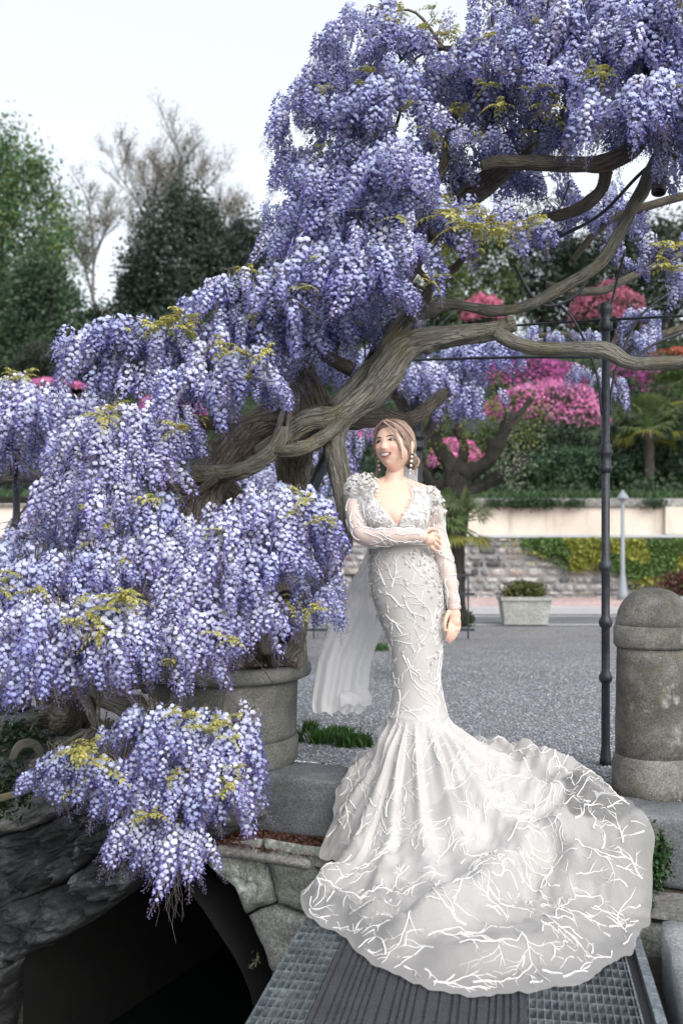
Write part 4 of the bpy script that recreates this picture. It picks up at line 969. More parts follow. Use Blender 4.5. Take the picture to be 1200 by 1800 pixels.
def px_branch(name, pts, parent, mat, seg=16, per=7, ridge=.12, seed=0, twist=3, lump=.12):
    """pts: (px, py, distance, half width in px)"""
    q = crom([(*P(a, b_, Y), w*Y/F) for a, b_, Y, w in pts], per)
    V, Fs, Uu = tube_geo(q, [x[3] for x in q], seg, ridge=ridge, twist=twist, lump=lump, seed=seed); A = Acc(); A.add(V, Fs, None, Uu)
    BRP.extend([Vector(x[:3]) for x in q]); return A.build(name, mat, parent)
BRP = []
vine = thing('wisteria_tree', 'huge old wisteria with twisted trunks and cascades of lilac racemes around the bride', 'wisteria', (pcx, pcy, .46))
BR = [ # name, material, ridge, points
 ('trunk', 1, .16, [(420, 1180, 5.3, 62), (395, 1100, 5.3, 50), (372, 1010, 5.25, 44), (350, 930, 5.2, 40), (362, 860, 5.2, 38), (405, 790, 5.2, 36), (452, 745, 5.2, 32), (520, 730, 5.2, 26)]),
 ('trunk', 0, .18, [(505, 1175, 5.2, 34), (500, 1110, 5.2, 32), (520, 1060, 5.15, 22), (565, 1015, 5.05, 17), (600, 960, 5.0, 16), (607, 900, 4.98, 16), (600, 840, 4.98, 17), (588, 780, 5.0, 18), (600, 730, 5.0, 22)]),
 ('trunk', 0, .15, [(300, 1200, 5.2, 50), (262, 1110, 5.1, 36), (265, 1040, 5.1, 30), (300, 960, 5.15, 26), (390, 930, 5.2, 24), (440, 910, 5.3, 22)]),
 ('limb', 0, .22, [(455, 800, 5.1, 17), (500, 770, 5.05, 18), (540, 742, 5.0, 20), (590, 735, 5.0, 22), (640, 700, 5.0, 25), (680, 655, 5.0, 27), (720, 610, 5.0, 23), (780, 592, 4.98, 20), (850, 585, 4.95, 17), (885, 575, 4.92, 14), (905, 568, 4.9, 13)]),
 ('limb', 0, .16, [(590, 720, 5.06, 20), (640, 660, 5.08, 18), (672, 630, 5.08, 18), (716, 560, 5.1, 16), (760, 540, 5.1, 14), (800, 535, 5.1, 9), (870, 546, 5.05, 9), (930, 536, 5.0, 9), (985, 506, 5.0, 10), (1050, 465, 5.0, 10), (1085, 415, 5.0, 11), (1120, 350, 5.0, 12), (1150, 290, 5.0, 12), (1175, 240, 5.0, 10)]),
 ('limb', 0, .10, [(870, 585, 4.9, 12), (905, 602, 4.88, 13), (950, 612, 4.85, 12), (1010, 612, 4.8, 12), (1062, 616, 4.75, 14), (1100, 636, 4.7, 12), (1140, 640, 4.7, 11), (1220, 634, 4.6, 12), (1320, 610, 4.5, 11)]),
 ('limb', 0, .25, [(330, 835, 5.1, 16), (370, 835, 5.05, 15), (410, 830, 5.0, 14), (455, 812, 5.0, 15), (482, 790, 5.0, 15), (497, 760, 5.0, 13), (505, 715, 5.05, 11), (510, 690, 5.1, 8)]),
 ('limb', 0, .2, [(485, 795, 5.0, 10), (530, 790, 4.95, 12), (575, 765, 4.95, 14), (610, 730, 4.97, 12)]),
 ('limb', 1, .2, [(560, 740, 5.35, 40), (545, 690, 5.4, 30), (520, 640, 5.5, 22), (500, 600, 5.5, 16), (470, 560, 5.4, 12)]),
 ('limb', 1, .2, [(600, 735, 5.4, 18), (660, 735, 5.5, 18), (720, 740, 5.6, 14), (780, 690, 5.9, 10)]),
 ('limb', 1, .15, [(520, 880, 5.5, 30), (515, 820, 5.5, 32), (530, 770, 5.45, 34), (560, 735, 5.4, 30)]),
 ('limb', 1, .15, [(355, 830, 5.4, 26), (400, 880, 5.45, 30), (440, 930, 5.4, 28), (470, 990, 5.35, 30), (490, 1080, 5.3, 36)]),
 ('limb', 1, .1, [(700, 480, 5.3, 26), (760, 400, 5.35, 24), (830, 340, 5.4, 22), (900, 285, 5.4, 21), (975, 235, 5.5, 19), (1050, 190, 5.5, 16)]),
 ('limb', 1, .12, [(845, 290, 4.9, 9), (885, 284, 4.9, 12), (960, 287, 4.88, 14), (1020, 288, 4.85, 13), (1065, 284, 4.8, 16), (1110, 262, 4.75, 16), (1135, 220, 4.75, 14), (1145, 170, 4.8, 12), (1140, 100, 4.8, 10)]),
 ('limb', 1, .14, [(1065, 285, 4.82, 12), (1060, 330, 4.9, 11), (1020, 365, 5.0, 11), (960, 382, 5.1, 9), (900, 390, 5.2, 7)]),
 ('limb', 1, .2, [(720, 560, 5.0, 12), (745, 530, 4.95, 10), (760, 500, 4.9, 8), (800, 470, 4.9, 7), (822, 440, 4.9, 6), (832, 405, 4.9, 4)]),
 ('limb', 1, .14, [(740, 350, 5.1, 12), (745, 320, 5.1, 9), (700, 290, 5.1, 8), (690, 240, 5.1, 7)]),
 ('limb', 1, .14, [(765, 420, 5.1, 12), (750, 350, 5.1, 12), (780, 290, 5.1, 8), (790, 230, 5.1, 6), (800, 190, 5.1, 5)]),
 ('limb', 1, .14, [(620, 650, 5.1, 14), (560, 620, 5.1, 10), (500, 590, 5.0, 8), (440, 570, 4.9, 6), (400, 560, 4.9, 4)]),
 ('limb', 1, .14, [(400, 740, 5.0, 14), (340, 740, 4.9, 10), (290, 700, 4.85, 8), (240, 640, 4.8, 6), (200, 610, 4.8, 4)]),
 ('limb', 1, .14, [(340, 860, 5.0, 14), (270, 850, 4.85, 10), (220, 820, 4.75, 8), (160, 800, 4.7, 5)]),
 ('limb', 0, .14, [(300, 980, 5.0, 16), (220, 1000, 4.7, 12), (150, 1010, 4.5, 9), (90, 1040, 4.4, 6)]),
 ('limb', 0, .12, [(0, 1035, 5.5, 14), (35, 985, 5.6, 15), (75, 940, 5.8, 13), (120, 880, 5.9, 9)]),
 ('limb', 1, .14, [(870, 240, 5.1, 9), (850, 180, 5.1, 8), (830, 120, 5.0, 6), (870, 60, 5.0, 5)]),
 ('limb', 1, .1, [(1000, 20, 5.0, 4), (975, 12, 5.0, 8), (950, 0, 5.0, 6), (900, -20, 5.0, 6)]),
 ('limb', 1, .1, [(780, 84, 5.0, 5), (810, 88, 5.0, 7), (850, 100, 5.0, 6)]),
 ('root', 0, .2, [(250, 1180, 4.95, 30), (210, 1190, 4.85, 26), (150, 1200, 4.75, 22), (120, 1190, 4.8, 14)]),
 ('root', 0, .25, [(150, 1205, 4.7, 12), (200, 1232, 4.68, 19), (240, 1246, 4.7, 17), (290, 1262, 4.75, 10)]),
 ('root', 1, .3, [(150, 1240, 4.95, 44), (110, 1235, 5.0, 46), (70, 1240, 5.0, 30)]),
 ('root', 0, .12, [(150, 1225, 4.65, 9), (160, 1252, 4.62, 9), (172, 1275, 4.6, 10), (178, 1300, 4.62, 6)]),
 ('root', 0, .15, [(20, 1335, 4.5, 6), (35, 1310, 4.5, 8), (60, 1308, 4.55, 8), (72, 1330, 4.6, 7), (55, 1345, 4.6, 5)]),
 ('stem', 0, .05, [(-10, 1406, 4.25, 8), (40, 1392, 4.25, 6), (100, 1365, 4.25, 5)]),
 ('stem', 0, .03, [(60, 1352, 4.4, 3), (110, 1310, 4.3, 4), (160, 1284, 4.25, 4), (225, 1276, 4.25, 4), (280, 1290, 4.25, 3)]),
 ('stem', 0, .03, [(470, 1058, 4.6, 3), (420, 1065, 4.5, 3), (360, 1070, 4.4, 2.5)]),
 ('stem', 1, .05, [(260, 900, 4.8, 4), (320, 880, 4.95, 6), (380, 840, 5.0, 8)]),
 ('stem', 0, .05, [(310, 1210, 4.7, 9), (318, 1260, 4.5, 7), (330, 1330, 4.35, 6), (320, 1420, 4.3, 4)]),
 ('stem', 0, .05, [(400, 1215, 4.7, 7), (395, 1260, 4.5, 6), (400, 1350, 4.4, 5)]),
 ('limb', 1, .14, [(480, 760, 5.3, 14), (470, 700, 5.4, 10), (440, 660, 5.4, 8)]),
 ('limb', 1, .12, [(1005, 460, 5.7, 5), (1020, 440, 5.7, 6), (1060, 395, 5.7, 6), (1110, 370, 5.7, 7), (1200, 345, 5.7, 8)]),
 ('limb', 0, .12, [(960, 500, 5.6, 6), (1010, 512, 5.6, 7), (1060, 510, 5.6, 8), (1100, 490, 5.6, 7), (1210, 440, 5.6, 6)]),
]
for i, (nm, k, rg, pts) in enumerate(BR):
    px_branch(nm, pts, vine, M_bark if k else M_bark2, seg=20 if pts[1][3] > 9 else 8, per=9 if pts[1][3] > 9 else 5, ridge=rg, seed=i*1.37, twist=4)
# the hollow in the old stem above the pot: a torn lip round a dish painted dark as a hole
A = Acc(); V, Fs, Uu = tube_geo(crom([tuple(P(*p)) for p in [(470, 1150, 5.0), (462, 1090, 5.0), (485, 1060, 4.98), (512, 1062, 4.98), (526, 1090, 4.98), (520, 1130, 5.0), (500, 1155, 5.0)]], 7), [.035]*43, 12, ridge=.3, lump=.3); A.add(V, Fs, None, Uu)
A.build('hollow_lip', M_bark2, vine)
A = Acc(); A.add([P(497+26*math.cos(a), 1098+34*math.sin(a), 5.02) for a in np.linspace(0, 6.28, 17)[:-1]]+[P(497, 1098, 5.07)], [(k, (k+1) % 16, 16) for k in range(16)]); A.build('hollow', plain('hollow_shade', (.01, .009, .008), 1), vine)  # shallow dish, its near-black colour stands for the shade inside
# chips of rotten wood on the pot rim
rr = random.Random(3)
for k in range(9):
    p = P(420+rr.uniform(0, 120), 1172+rr.uniform(-4, 8), 5.0+rr.uniform(0, .2)); V, Fs = box_geo(p.x, p.y, .525, rr.uniform(.03, .09), rr.uniform(.02, .05), .014, rr.uniform(0, 3), .004)
    A = Acc(); A.add(V, Fs); A.build('bark_chip', M_bark, vine, smooth_=False)

# ---- racemes: mounds of hanging clusters: (px, py, half width, half height, distance, how many, length scale, lean)
MO = [
 # crown, upper right
 (640, 60, 62, 50, 5.0, 22, .8), (705, 105, 62, 55, 5.0, 26, .9), (580, 150, 50, 45, 5.1, 18, .9), (535, 200, 40, 45, 5.2, 16, .9), (610, 220, 62, 50, 5.0, 26, 1), (690, 195, 60, 50, 4.8, 26, 1.05),
 (700, 300, 60, 50, 4.7, 26, 1.0), (520, 300, 36, 50, 5.3, 16, .9), (580, 330, 62, 50, 5.0, 26, 1), (640, 290, 60, 50, 4.95, 22, 1.0), (495, 400, 42, 40, 5.3, 16, .8), (545, 420, 55, 45, 5.1, 20, .9),
 (640, 400, 70, 55, 4.8, 30, 1.0), (740, 395, 70, 50, 4.7, 30, 1.0), (690, 450, 70, 45, 4.65, 26, .9), (590, 480, 70, 50, 4.75, 28, 1), (520, 520, 70, 50, 4.8, 28, .95), (660, 510, 55, 40, 4.6, 20, .85),
 (880, 20, 62, 50, 5.0, 26, .85), (930, -40, 80, 50, 5.1, 24, 1.0), (860, 110, 60, 55, 4.9, 26, 1), (940, 130, 80, 60, 5.0, 32, 1), (1040, 60, 70, 80, 4.9, 34, 1), (1010, 160, 70, 60, 4.8, 28, 1), (1110, 90, 70, 70, 4.7, 34, 1),
 (1090, 0, 90, 60, 5.0, 30, 1), (1180, 40, 60, 70, 4.6, 30, 1), (1080, 200, 55, 50, 4.5, 22, .95), (1160, 190, 50, 55, 4.5, 24, 1), (1215, 140, 50, 70, 4.6, 22, 1), (1190, 280, 40, 40, 4.7, 14, .9), (960, 230, 60, 30, 5.1, 16, .7), (880, 210, 60, 40, 5.2, 18, .8),
 (800, 230, 50, 40, 5.4, 14, .8), (850, 290, 50, 40, 5.6, 14, .9), (760, 270, 50, 40, 5.3, 14, .8), (780, 370, 40, 30, 4.9, 10, .8), (860, 390, 60, 25, 4.8, 14, .7), (930, 400, 30, 20, 4.8, 8, .9), (920, 330, 60, 40, 5.7, 14, .9), (1000, 400, 70, 50, 5.8, 18, 1), (1060, 380, 60, 50, 5.9, 16, 1),
 (760, 165, 50, 35, 5.5, 14, .9), (850, 180, 55, 40, 5.6, 18, .9), (930, 50, 60, 40, 5.6, 18, 1), (1000, 110, 60, 50, 5.6, 20, 1), (1080, 130, 60, 50, 5.6, 20, 1), (1150, 110, 60, 50, 5.5, 20, 1), (700, 150, 50, 40, 5.5, 14, 1), (640, 140, 55, 40, 5.5, 16, 1), (640, 350, 60, 40, 5.5, 16, 1), (560, 370, 55, 40, 5.5, 16, 1), (700, 380, 55, 40, 5.5, 14, 1), (775, 320, 40, 35, 5.6, 12, .9),
 (1040, 230, 50, 30, 5.3, 14, .8), (1120, 240, 50, 30, 5.2, 14, .8), (970, 60, 50, 40, 4.9, 16, .9), (830, 250, 50, 30, 5.0, 12, .7), (680, 20, 30, 20, 5.1, 6, .7), (830, 140, 40, 40, 5.2, 12, .9),
 # back fill, seen between the branches
 (620, 580, 50, 40, 5.3, 18, .9), (560, 590, 60, 50, 5.2, 22, .9), (600, 640, 40, 40, 5.6, 14, .9), (470, 560, 60, 40, 4.9, 20, .9), (690, 560, 40, 25, 5.3, 10, .7),
 # left shoulders
 (400, 520, 48, 30, 4.8, 18, .85), (440, 500, 50, 25, 4.8, 18, .8), (480, 600, 60, 40, 5.0, 20, .9), (420, 590, 60, 45, 4.8, 22, .9), (360, 600, 40, 40, 4.9, 14, .9),
 (165, 605, 50, 30, 4.9, 20, .95), (225, 595, 60, 35, 4.85, 24, 1.0), (290, 600, 60, 35, 4.8, 24, .95), (340, 620, 40, 30, 4.9, 12, .8), (250, 650, 80, 40, 4.95, 24, .95),
 (395, 655, 62, 45, 4.6, 26, .85), (450, 665, 45, 35, 4.6, 18, .8), (490, 690, 22, 20, 4.6, 7, .75), (330, 690, 50, 45, 4.6, 22, .85), (290, 740, 45, 45, 4.6, 20, .85), (325, 760, 25, 30, 4.6, 8, .8),
 (150, 790, 58, 40, 4.6, 24, .9), (215, 750, 60, 45, 4.55, 28, .95), (240, 800, 60, 50, 4.55, 26, .9), (130, 850, 50, 50, 4.6, 24, .9), (190, 870, 60, 50, 4.5, 26, .9), (130, 920, 45, 30, 4.7, 14, .8),
 (20, 690, 55, 35, 6.2, 20, 1.2), (90, 710, 60, 35, 6.0, 22, 1.2), (140, 720, 40, 30, 6.0, 12, 1.1), (60, 770, 60, 30, 6.4, 16, 1.2), (-40, 740, 50, 60, 6.2, 16, 1.2),
 (190, 940, 50, 40, 4.5, 20, .85), (255, 900, 55, 35, 4.5, 24, .9), (270, 960, 50, 40, 4.45, 20, .9), (60, 960, 60, 40, 4.9, 20, .9), (120, 970, 40, 30, 4.8, 14, .8),
 (340, 960, 52, 45, 4.45, 26, .9), (410, 930, 55, 40, 4.45, 26, .9), (470, 900, 55, 40, 4.45, 26, .9), (520, 885, 42, 35, 4.5, 22, .9), (556, 915, 32, 35, 4.5, 16, .85), (530, 950, 42, 40, 4.5, 20, .85), (480, 970, 60, 50, 4.4, 26, .9),
 (390, 1000, 60, 50, 4.35, 26, .9), (330, 1040, 50, 45, 4.35, 22, .9), (430, 1060, 45, 45, 4.4, 20, .8), (560, 1045, 40, 40, 4.6, 16, .75), (530, 1080, 30, 30, 4.6, 8, .7),
 (330, 1110, 50, 45, 4.3, 24, .85), (400, 1110, 45, 40, 4.35, 18, .75), (280, 1090, 50, 40, 4.4, 18, .8),
 (60, 1005, 55, 40, 4.4, 24, .95), (130, 1000, 60, 35, 4.35, 26, .9), (195, 1000, 50, 35, 4.3, 20, .85), (20, 1060, 60, 50, 4.3, 24, .95), (100, 1080, 65, 45, 4.2, 28, .95), (180, 1090, 60, 45, 4.15, 28, .9),
 (240, 1120, 50, 40, 4.15, 20, .8), (60, 1140, 60, 40, 4.15, 18, .9), (130, 1140, 60, 35, 4.1, 20, .85), (-40, 1060, 50, 80, 4.3, 20, 1),
 # the curtain hanging before the culvert
 (312, 1180, 16, 30, 4.2, 6, .6), (270, 1255, 40, 25, 4.1, 16, .8), (305, 1290, 40, 35, 4.1, 18, .85), (365, 1275, 30, 30, 4.15, 12, .85), (400, 1290, 30, 40, 4.15, 16, .9), (430, 1260, 12, 20, 4.2, 4, .8),
 (225, 1370, 40, 35, 4.1, 16, .8), (290, 1380, 45, 40, 4.1, 20, .85), (350, 1390, 50, 40, 4.05, 24, .85), (405, 1390, 30, 40, 4.1, 14, .8), (250, 1440, 30, 30, 4.1, 8, .7), (320, 1450, 30, 25, 4.05, 10, .7),
 (330, 1470, 34, 25, 4.0, 10, .8), (285, 1475, 30, 22, 4.05, 8, .8), (235, 1455, 24, 22, 4.05, 7, .8), (400, 1330, 30, 40, 4.1, 12, .8), (345, 1340, 40, 40, 4.1, 12, .8),
 (120, 1340, 42, 26, 4.0, 20, .75), (160, 1340, 30, 26, 4.05, 12, .75), (75, 1370, 30, 20, 4.0, 10, .7), (180, 1290, 22, 14, 4.2, 6, .5), (215, 1350, 20, 20, 4.1, 6, .7),
]
def stage2(): pass
items = []; rr = random.Random(77)
def gen_mounds(MO, items, rr, big=1.0):
    for mi, (px, py, w, h, Y, n, ls) in enumerate(MO):
        c0 = P(px, py, Y); W_, H_ = w*Y/F, h*Y/F; D_ = W_*.85
        n = int(n*(1.45 if py < 350 and Y < 6 else 1.15 if py < 520 else 1.0)*big)
        fav = 0 if (py > 640 and rr.random() < .62) else (2 if (py < 480 and rr.random() < .55) or rr.random() < .22 else 1)
        if py > 1240: fav = 1 if rr.random() < .55 else (2 if rr.random() < .4 else 0)
        for k in range(n):
            a = rr.uniform(0, 2*math.pi)
            if rr.random() < .45: a = rr.uniform(math.pi*1.05, math.pi*1.95)
            ct = rr.uniform(-.35, 1); st = math.sqrt(max(0, 1-ct*ct)); sh = rr.uniform(.78, 1.08)
            if rr.random() < .2: sh = rr.uniform(1.05, 1.45)
            off = Vector((math.cos(a)*st*W_*sh, math.sin(a)*st*D_*sh, ct*H_*sh)); d = Vector((math.cos(a), math.sin(a), 0))
            lean = (.75*st*rr.uniform(.3, 1.1)+rr.uniform(-.05, .1)) * (.6+.4*rr.random())
            items.append((c0+off, d, lean, ls*rr.choice((rr.uniform(.5, .8), rr.uniform(.75, 1.1), rr.uniform(.8, 1.2))), rr.randrange(3)*3+(fav if rr.random() < .7 else rr.randrange(3)), rr.uniform(0, 6.28), mi, math.sin(a)))
gen_mounds(MO, items, rr)
def rac_matrix(p, d, lean, s, spin):
    ax_ = Vector((0, 0, -1)).cross(d); M = Matrix.Rotation(lean, 3, ax_) if ax_.length > 1e-6 else Matrix.Identity(3)
    return p, (M @ Matrix.Rotation(spin, 3, 'Z'))*s
def place_racemes(items, root, nparts, stuffname='flower_mass'):
    sc_ = sorted(range(len(items)), key=lambda i: -(items[i][3]/items[i][0].y*(1.6 if items[i][7] < -.2 else .7)*(1 if 0 < items[i][0].x/items[i][0].y*F+600 < 1200 else .1)))
    first = set(sc_[:nparts]); A = Acc()
    for i, it in enumerate(items):
        p, d, lean, s, k, spin, mi, sa = it; p, M = rac_matrix(p, d, lean, s, spin)
        if i in first:
            o = bpy.data.objects.new('raceme', RV[k]); COL.objects.link(o); o.parent = root
            o.matrix_parent_inverse = Matrix.Translation(-Vector(root.location)); o.matrix_basis = Matrix.Translation(p) @ M.to_4x4()
        else:
            V, Fa, C = RVs[k]; m = np.array([r[:] for r in M], dtype=np.float32); tn = .85+.27*random.Random(i).random()
            A.add(V @ m.T+np.array(p[:], dtype=np.float32), Fa, C*tn)
    if A.V: A.build(stuffname, M_petal, root, kind='stuff', smooth_=False)
place_racemes(items, vine, 300)
# twigs from each mound back to the nearest branch, and short ones inside the mound
A = Acc(); rr = random.Random(9)
def twig(a, b_, r0, r1, A, sag=.04):
    m = (a+b_)/2+Vector((rr.uniform(-.04, .04), rr.uniform(-.04, .04), sag+rr.uniform(-.03, .05))); q = crom([tuple(a), tuple(m), tuple(b_)], 4)
    V, Fs, Uu = tube_geo(q, [lerp(r0, r1, i/(len(q)-1)) for i in range(len(q))], 5, ridge=.1); A.add(V, Fs, None, Uu)
for px, py, w, h, Y, n, ls in MO:
    c0 = P(px, py, Y); nb = min(BRP, key=lambda q: (q-c0).length); twig(nb, c0, .010, .005, A)
    for k in range(7):
        e = c0+Vector((rr.uniform(-1, 1)*w, rr.uniform(-1, 1)*w*.8, rr.uniform(.0, 1.05)*h))*Y/F; twig(c0, e, .004, .0015, A)
A.build('twigs', M_bark, vine, kind='stuff')
# bare knobbly twigs poking out
A = Acc()
for a, b_, Y in (((700, 110), (785, 60), 4.95), ((700, 90), (770, 20), 4.95), ((700, 220), (640, 250), 4.7), ((640, 230), (560, 215), 4.9), ((800, 400), (795, 300), 4.7), ((740, 370), (830, 250), 4.9), ((820, 440), (945, 350), 4.75), ((790, 480), (880, 400), 4.7),
        ((960, 210), (900, 170), 4.8), ((1000, 320), (960, 400), 5.3), ((560, 460), (520, 440), 4.7), ((700, 400), (560, 380), 4.6), ((500, 560), (390, 470), 4.7), ((640, 600), (620, 700), 5.2), ((530, 660), (600, 620), 5.2), ((300, 590), (180, 560), 4.7), ((330, 830), (260, 900), 4.7), ((960, 110), (880, 130), 4.7),
        ((560, 560), (470, 540), 4.6), ((1180, 250), (1120, 200), 4.4), ((1190, 440), (1100, 490), 4.5), ((480, 1200), (420, 1130), 4.7), ((350, 1360), (430, 1370), 4.0)):
    p, q_ = P(*a, Y), P(*b_, Y)
    twig(p, q_, .005, .0015, A, .02)
    for k in range(5): f = rr.uniform(.3, 1); m = p.lerp(q_, f); twig(m, m+Vector((rr.uniform(-.07, .07), rr.uniform(-.05, .05), rr.uniform(-.01, .09))), .0022, .001, A, .0)
A.build('bare_twigs', M_bark, vine, kind='stuff')
# young yellow green leaves
LV = [(440, 480, 4.7, 1), (300, 555, 4.65, 1.5), (320, 550, 4.65, 1.5), (340, 570, 4.7, 1.2), (280, 570, 4.7, 1.1), (385, 605, 4.5, 1.1), (410, 612, 4.5, 1.0), (465, 620, 4.5, 1), (190, 712, 4.45, 1.0), (186, 735, 4.45, .9), (300, 745, 4.4, 1.1), (320, 752, 4.4, .9),
      (200, 1050, 4.05, 1.3), (225, 1052, 4.05, 1.2), (180, 1075, 4.05, 1.0), (150, 1090, 4.05, 1.1), (130, 1095, 4.0, 1.0), (165, 1105, 4.0, 1), (540, 870, 4.3, .9), (520, 890, 4.3, .8), (560, 925, 4.3, .8), (580, 915, 4.3, .7), (400, 930, 4.3, .8), (370, 935, 4.3, .9), (550, 1060, 4.35, .8), (400, 1120, 4.2, .8),
      (380, 1118, 4.2, .8), (20, 660, 6, 1.2), (45, 665, 6, 1.2), (10, 1040, 4.2, 1), (60, 1030, 4.2, .8), (145, 950, 4.4, .9), (160, 880, 4.3, .7), (140, 1320, 3.95, 1.0), (165, 1335, 3.95, .9), (190, 1350, 4.0, 1.1), (150, 1300, 4.05, .9), (130, 1400, 4.0, .6), (340, 1262, 4.0, .9), (355, 1275, 4.0, .8), (375, 1395, 3.95, .9), (270, 1420, 4.0, .8), (395, 1380, 4.0, .8),
      (760, 375, 4.5, 1.2), (790, 370, 4.5, 1.2), (810, 390, 4.5, 1.2), (830, 395, 4.5, 1), (850, 400, 4.55, 1.1), (870, 395, 4.55, 1), (890, 400, 4.6, 1), (930, 385, 4.6, 1), (940, 390, 4.6, .8), (820, 370, 4.5, .9), (770, 500, 4.55, .9), (765, 485, 4.55, .8), (640, 130, 4.9, 1), (645, 150, 4.9, 1), (580, 140, 4.9, .8), (720, 190, 4.7, 1), (740, 230, 4.8, 1), (800, 180, 4.9, 1), (880, 180, 4.8, 1),
      (925, 165, 4.7, 1.1), (960, 180, 4.7, 1.2), (985, 170, 4.7, 1), (1040, 120, 4.5, 1), (1035, 115, 4.5, 1), (930, 190, 4.7, 1), (760, 40, 4.9, 1), (800, 60, 5, 1), (770, 60, 5, .8), (750, 20, 5, .8), (690, 15, 5, .8), (610, 490, 4.6, .9), (560, 455, 4.6, .9), (800, 430, 4.6, .9), (1170, 440, 4.5, 1), (1185, 460, 4.5, 1.1), (1190, 430, 4.5, 1), (700, 370, 4.5, .8), (870, 150, 4.8, 1), (530, 500, 4.6, .7),
      (760, 190, 4.95, 1.1), (790, 250, 5, 1), (820, 200, 5.0, 1), (850, 230, 5.0, 1.1), (750, 150, 5, 1), (850, 60, 4.8, .9), (560, 260, 4.9, .8)]
lr = random.Random(55)
for px, py, w, h, Y, n, ls in MO:
    if Y < 6 and lr.random() < (.5 if py > 480 else .3): LV.append((px+lr.uniform(-.8, .8)*w, py-h*lr.uniform(.3, 1), Y-w*.5*Y/F, lr.uniform(.55, .85)))
for i, (px, py, Y, s) in enumerate(LV):
    for j in range(1 if (i % 3 or py < 300) else 2):
        o = bpy.data.objects.new('leaf_spray', LSv[(i+j) % 4]); COL.objects.link(o); o.parent = vine; o.matrix_parent_inverse = Matrix.Translation(-Vector(vine.location))
        o.matrix_basis = Matrix.Translation(P(px+rr.uniform(-14, 14), py+rr.uniform(-6, 14), Y-rr.uniform(0, .08))) @ Matrix.Rotation(rr.uniform(0, 6.28), 4, 'Z') @ Matrix.Rotation(rr.uniform(-.5, .5), 4, 'X') @ Matrix.Scale(s*rr.uniform(.5, .75), 4)
# dry rootlets dangling under the curtain
A = Acc()
for k in range(34):
    p = P(300+rr.uniform(-22, 16), 1480+rr.uniform(-15, 20), 4.08+rr.uniform(-.05, .05)); L = rr.uniform(.12, .36); q = [p]
    for j in range(6): q.append(q[-1]+Vector((rr.uniform(-.022, .022), rr.uniform(-.02, .02), -L/6*rr.uniform(.5, 1.3))))
    V, Fs, _ = tube_geo(q, [.0009, .0008, .0007, .0006, .0006, .0005, .0004], 3, cap=False); A.add(V, Fs)
A.build('rootlets', plain('dry_rootlet', (.24, .22, .21), .9), vine, kind='stuff')

# ---- the other wisterias trained on the pergola farther back
def back_wist(label, brs, mos, seed, nparts=40):
    global BRP
    BRP = []; c0 = P(*mos[0][:2], mos[0][4]); base = Vector((brs[0][0][0], 0, 0)); b0 = P(brs[0][0][0], brs[0][0][1], brs[0][0][2])
    t_ = thing('wisteria_vine', label, 'wisteria', tuple(b0))
    for i, pts in enumerate(brs): px_branch('stem', pts, t_, M_bark, seg=10, per=5, ridge=.15, seed=seed+i, twist=4)
    it = []; gen_mounds(mos, it, random.Random(seed)); place_racemes(it, t_, nparts)
    A = Acc()
    for px, py, w, h, Y, n, ls in mos:
        c0 = P(px, py, Y); nb = min(BRP, key=lambda q: (q-c0).length); twig(nb, c0, .012, .006, A)
    A.build('twigs', M_bark, t_, kind='stuff')
back_wist('wisteria with grey violet racemes hanging behind the bride\'s head on the pergola', [[(718, 1188, 8.6, 14), (722, 950, 8.6, 13), (730, 800, 8.5, 12), (700, 700, 8.4, 10), (640, 650, 8.3, 8)], [(730, 800, 8.5, 10), (790, 690, 8.5, 8), (850, 620, 8.4, 6), (905, 600, 8.4, 4)]],
    [(640, 640, 45, 25, 8.2, 22, 1.1), (700, 655, 45, 25, 8.2, 22, 1.1), (760, 660, 45, 30, 8.2, 22, 1.1), (810, 640, 40, 30, 8.2, 20, 1.1), (850, 680, 26, 25, 8.2, 12, 1.2), (780, 700, 40, 30, 8.3, 14, 1.1), (850, 610, 40, 20, 8.2, 16, 1.2), (890, 615, 20, 20, 8.2, 8, 1), (700, 600, 40, 20, 8.4, 10, 1),
     (560, 800, 40, 40, 8.5, 14, 1.2), (500, 850, 50, 40, 8.5, 16, 1.2), (450, 850, 45, 40, 8.5, 16, 1.2), (640, 760, 30, 40, 8.6, 12, 1.1), (570, 870, 30, 30, 8.5, 10, 1.1)], 401)
back_wist('distant wisteria clusters hanging round the right post above the azaleas', [[(1420, 520, 8.4, 8), (1250, 560, 8.2, 7), (1130, 600, 8.1, 6), (1066, 630, 8.1, 6), (1000, 590, 8.1, 5), (940, 590, 8.1, 4)], [(1060, 640, 8.1, 5), (1100, 570, 8.1, 5), (1150, 560, 8.1, 4)]],
    [(945, 590, 28, 18, 8, 10, .7), (1000, 590, 24, 18, 8, 9, .7), (1040, 600, 18, 16, 8, 6, .8), (1012, 650, 20, 14, 8, 8, .9), (1050, 660, 14, 14, 8, 5, .8), (1080, 670, 10, 12, 8, 3, .8), (1135, 560, 30, 18, 8, 12, .9), (1115, 600, 24, 16, 8, 10, .9), (1150, 575, 20, 15, 8, 6, .8)], 402, 25)
back_wist('wisteria spray with opening leaves entering at the right frame edge', [[(1290, 900, 4.9, 8), (1270, 600, 4.8, 8), (1230, 450, 4.7, 6), (1170, 440, 4.6, 3)]],
    [(1150, 435, 26, 16, 4.6, 6, .6), (1115, 465, 20, 12, 4.6, 5, .5), (1180, 470, 20, 14, 4.6, 6, .6), (1200, 430, 24, 20, 4.6, 7, .7)], 403, 20)
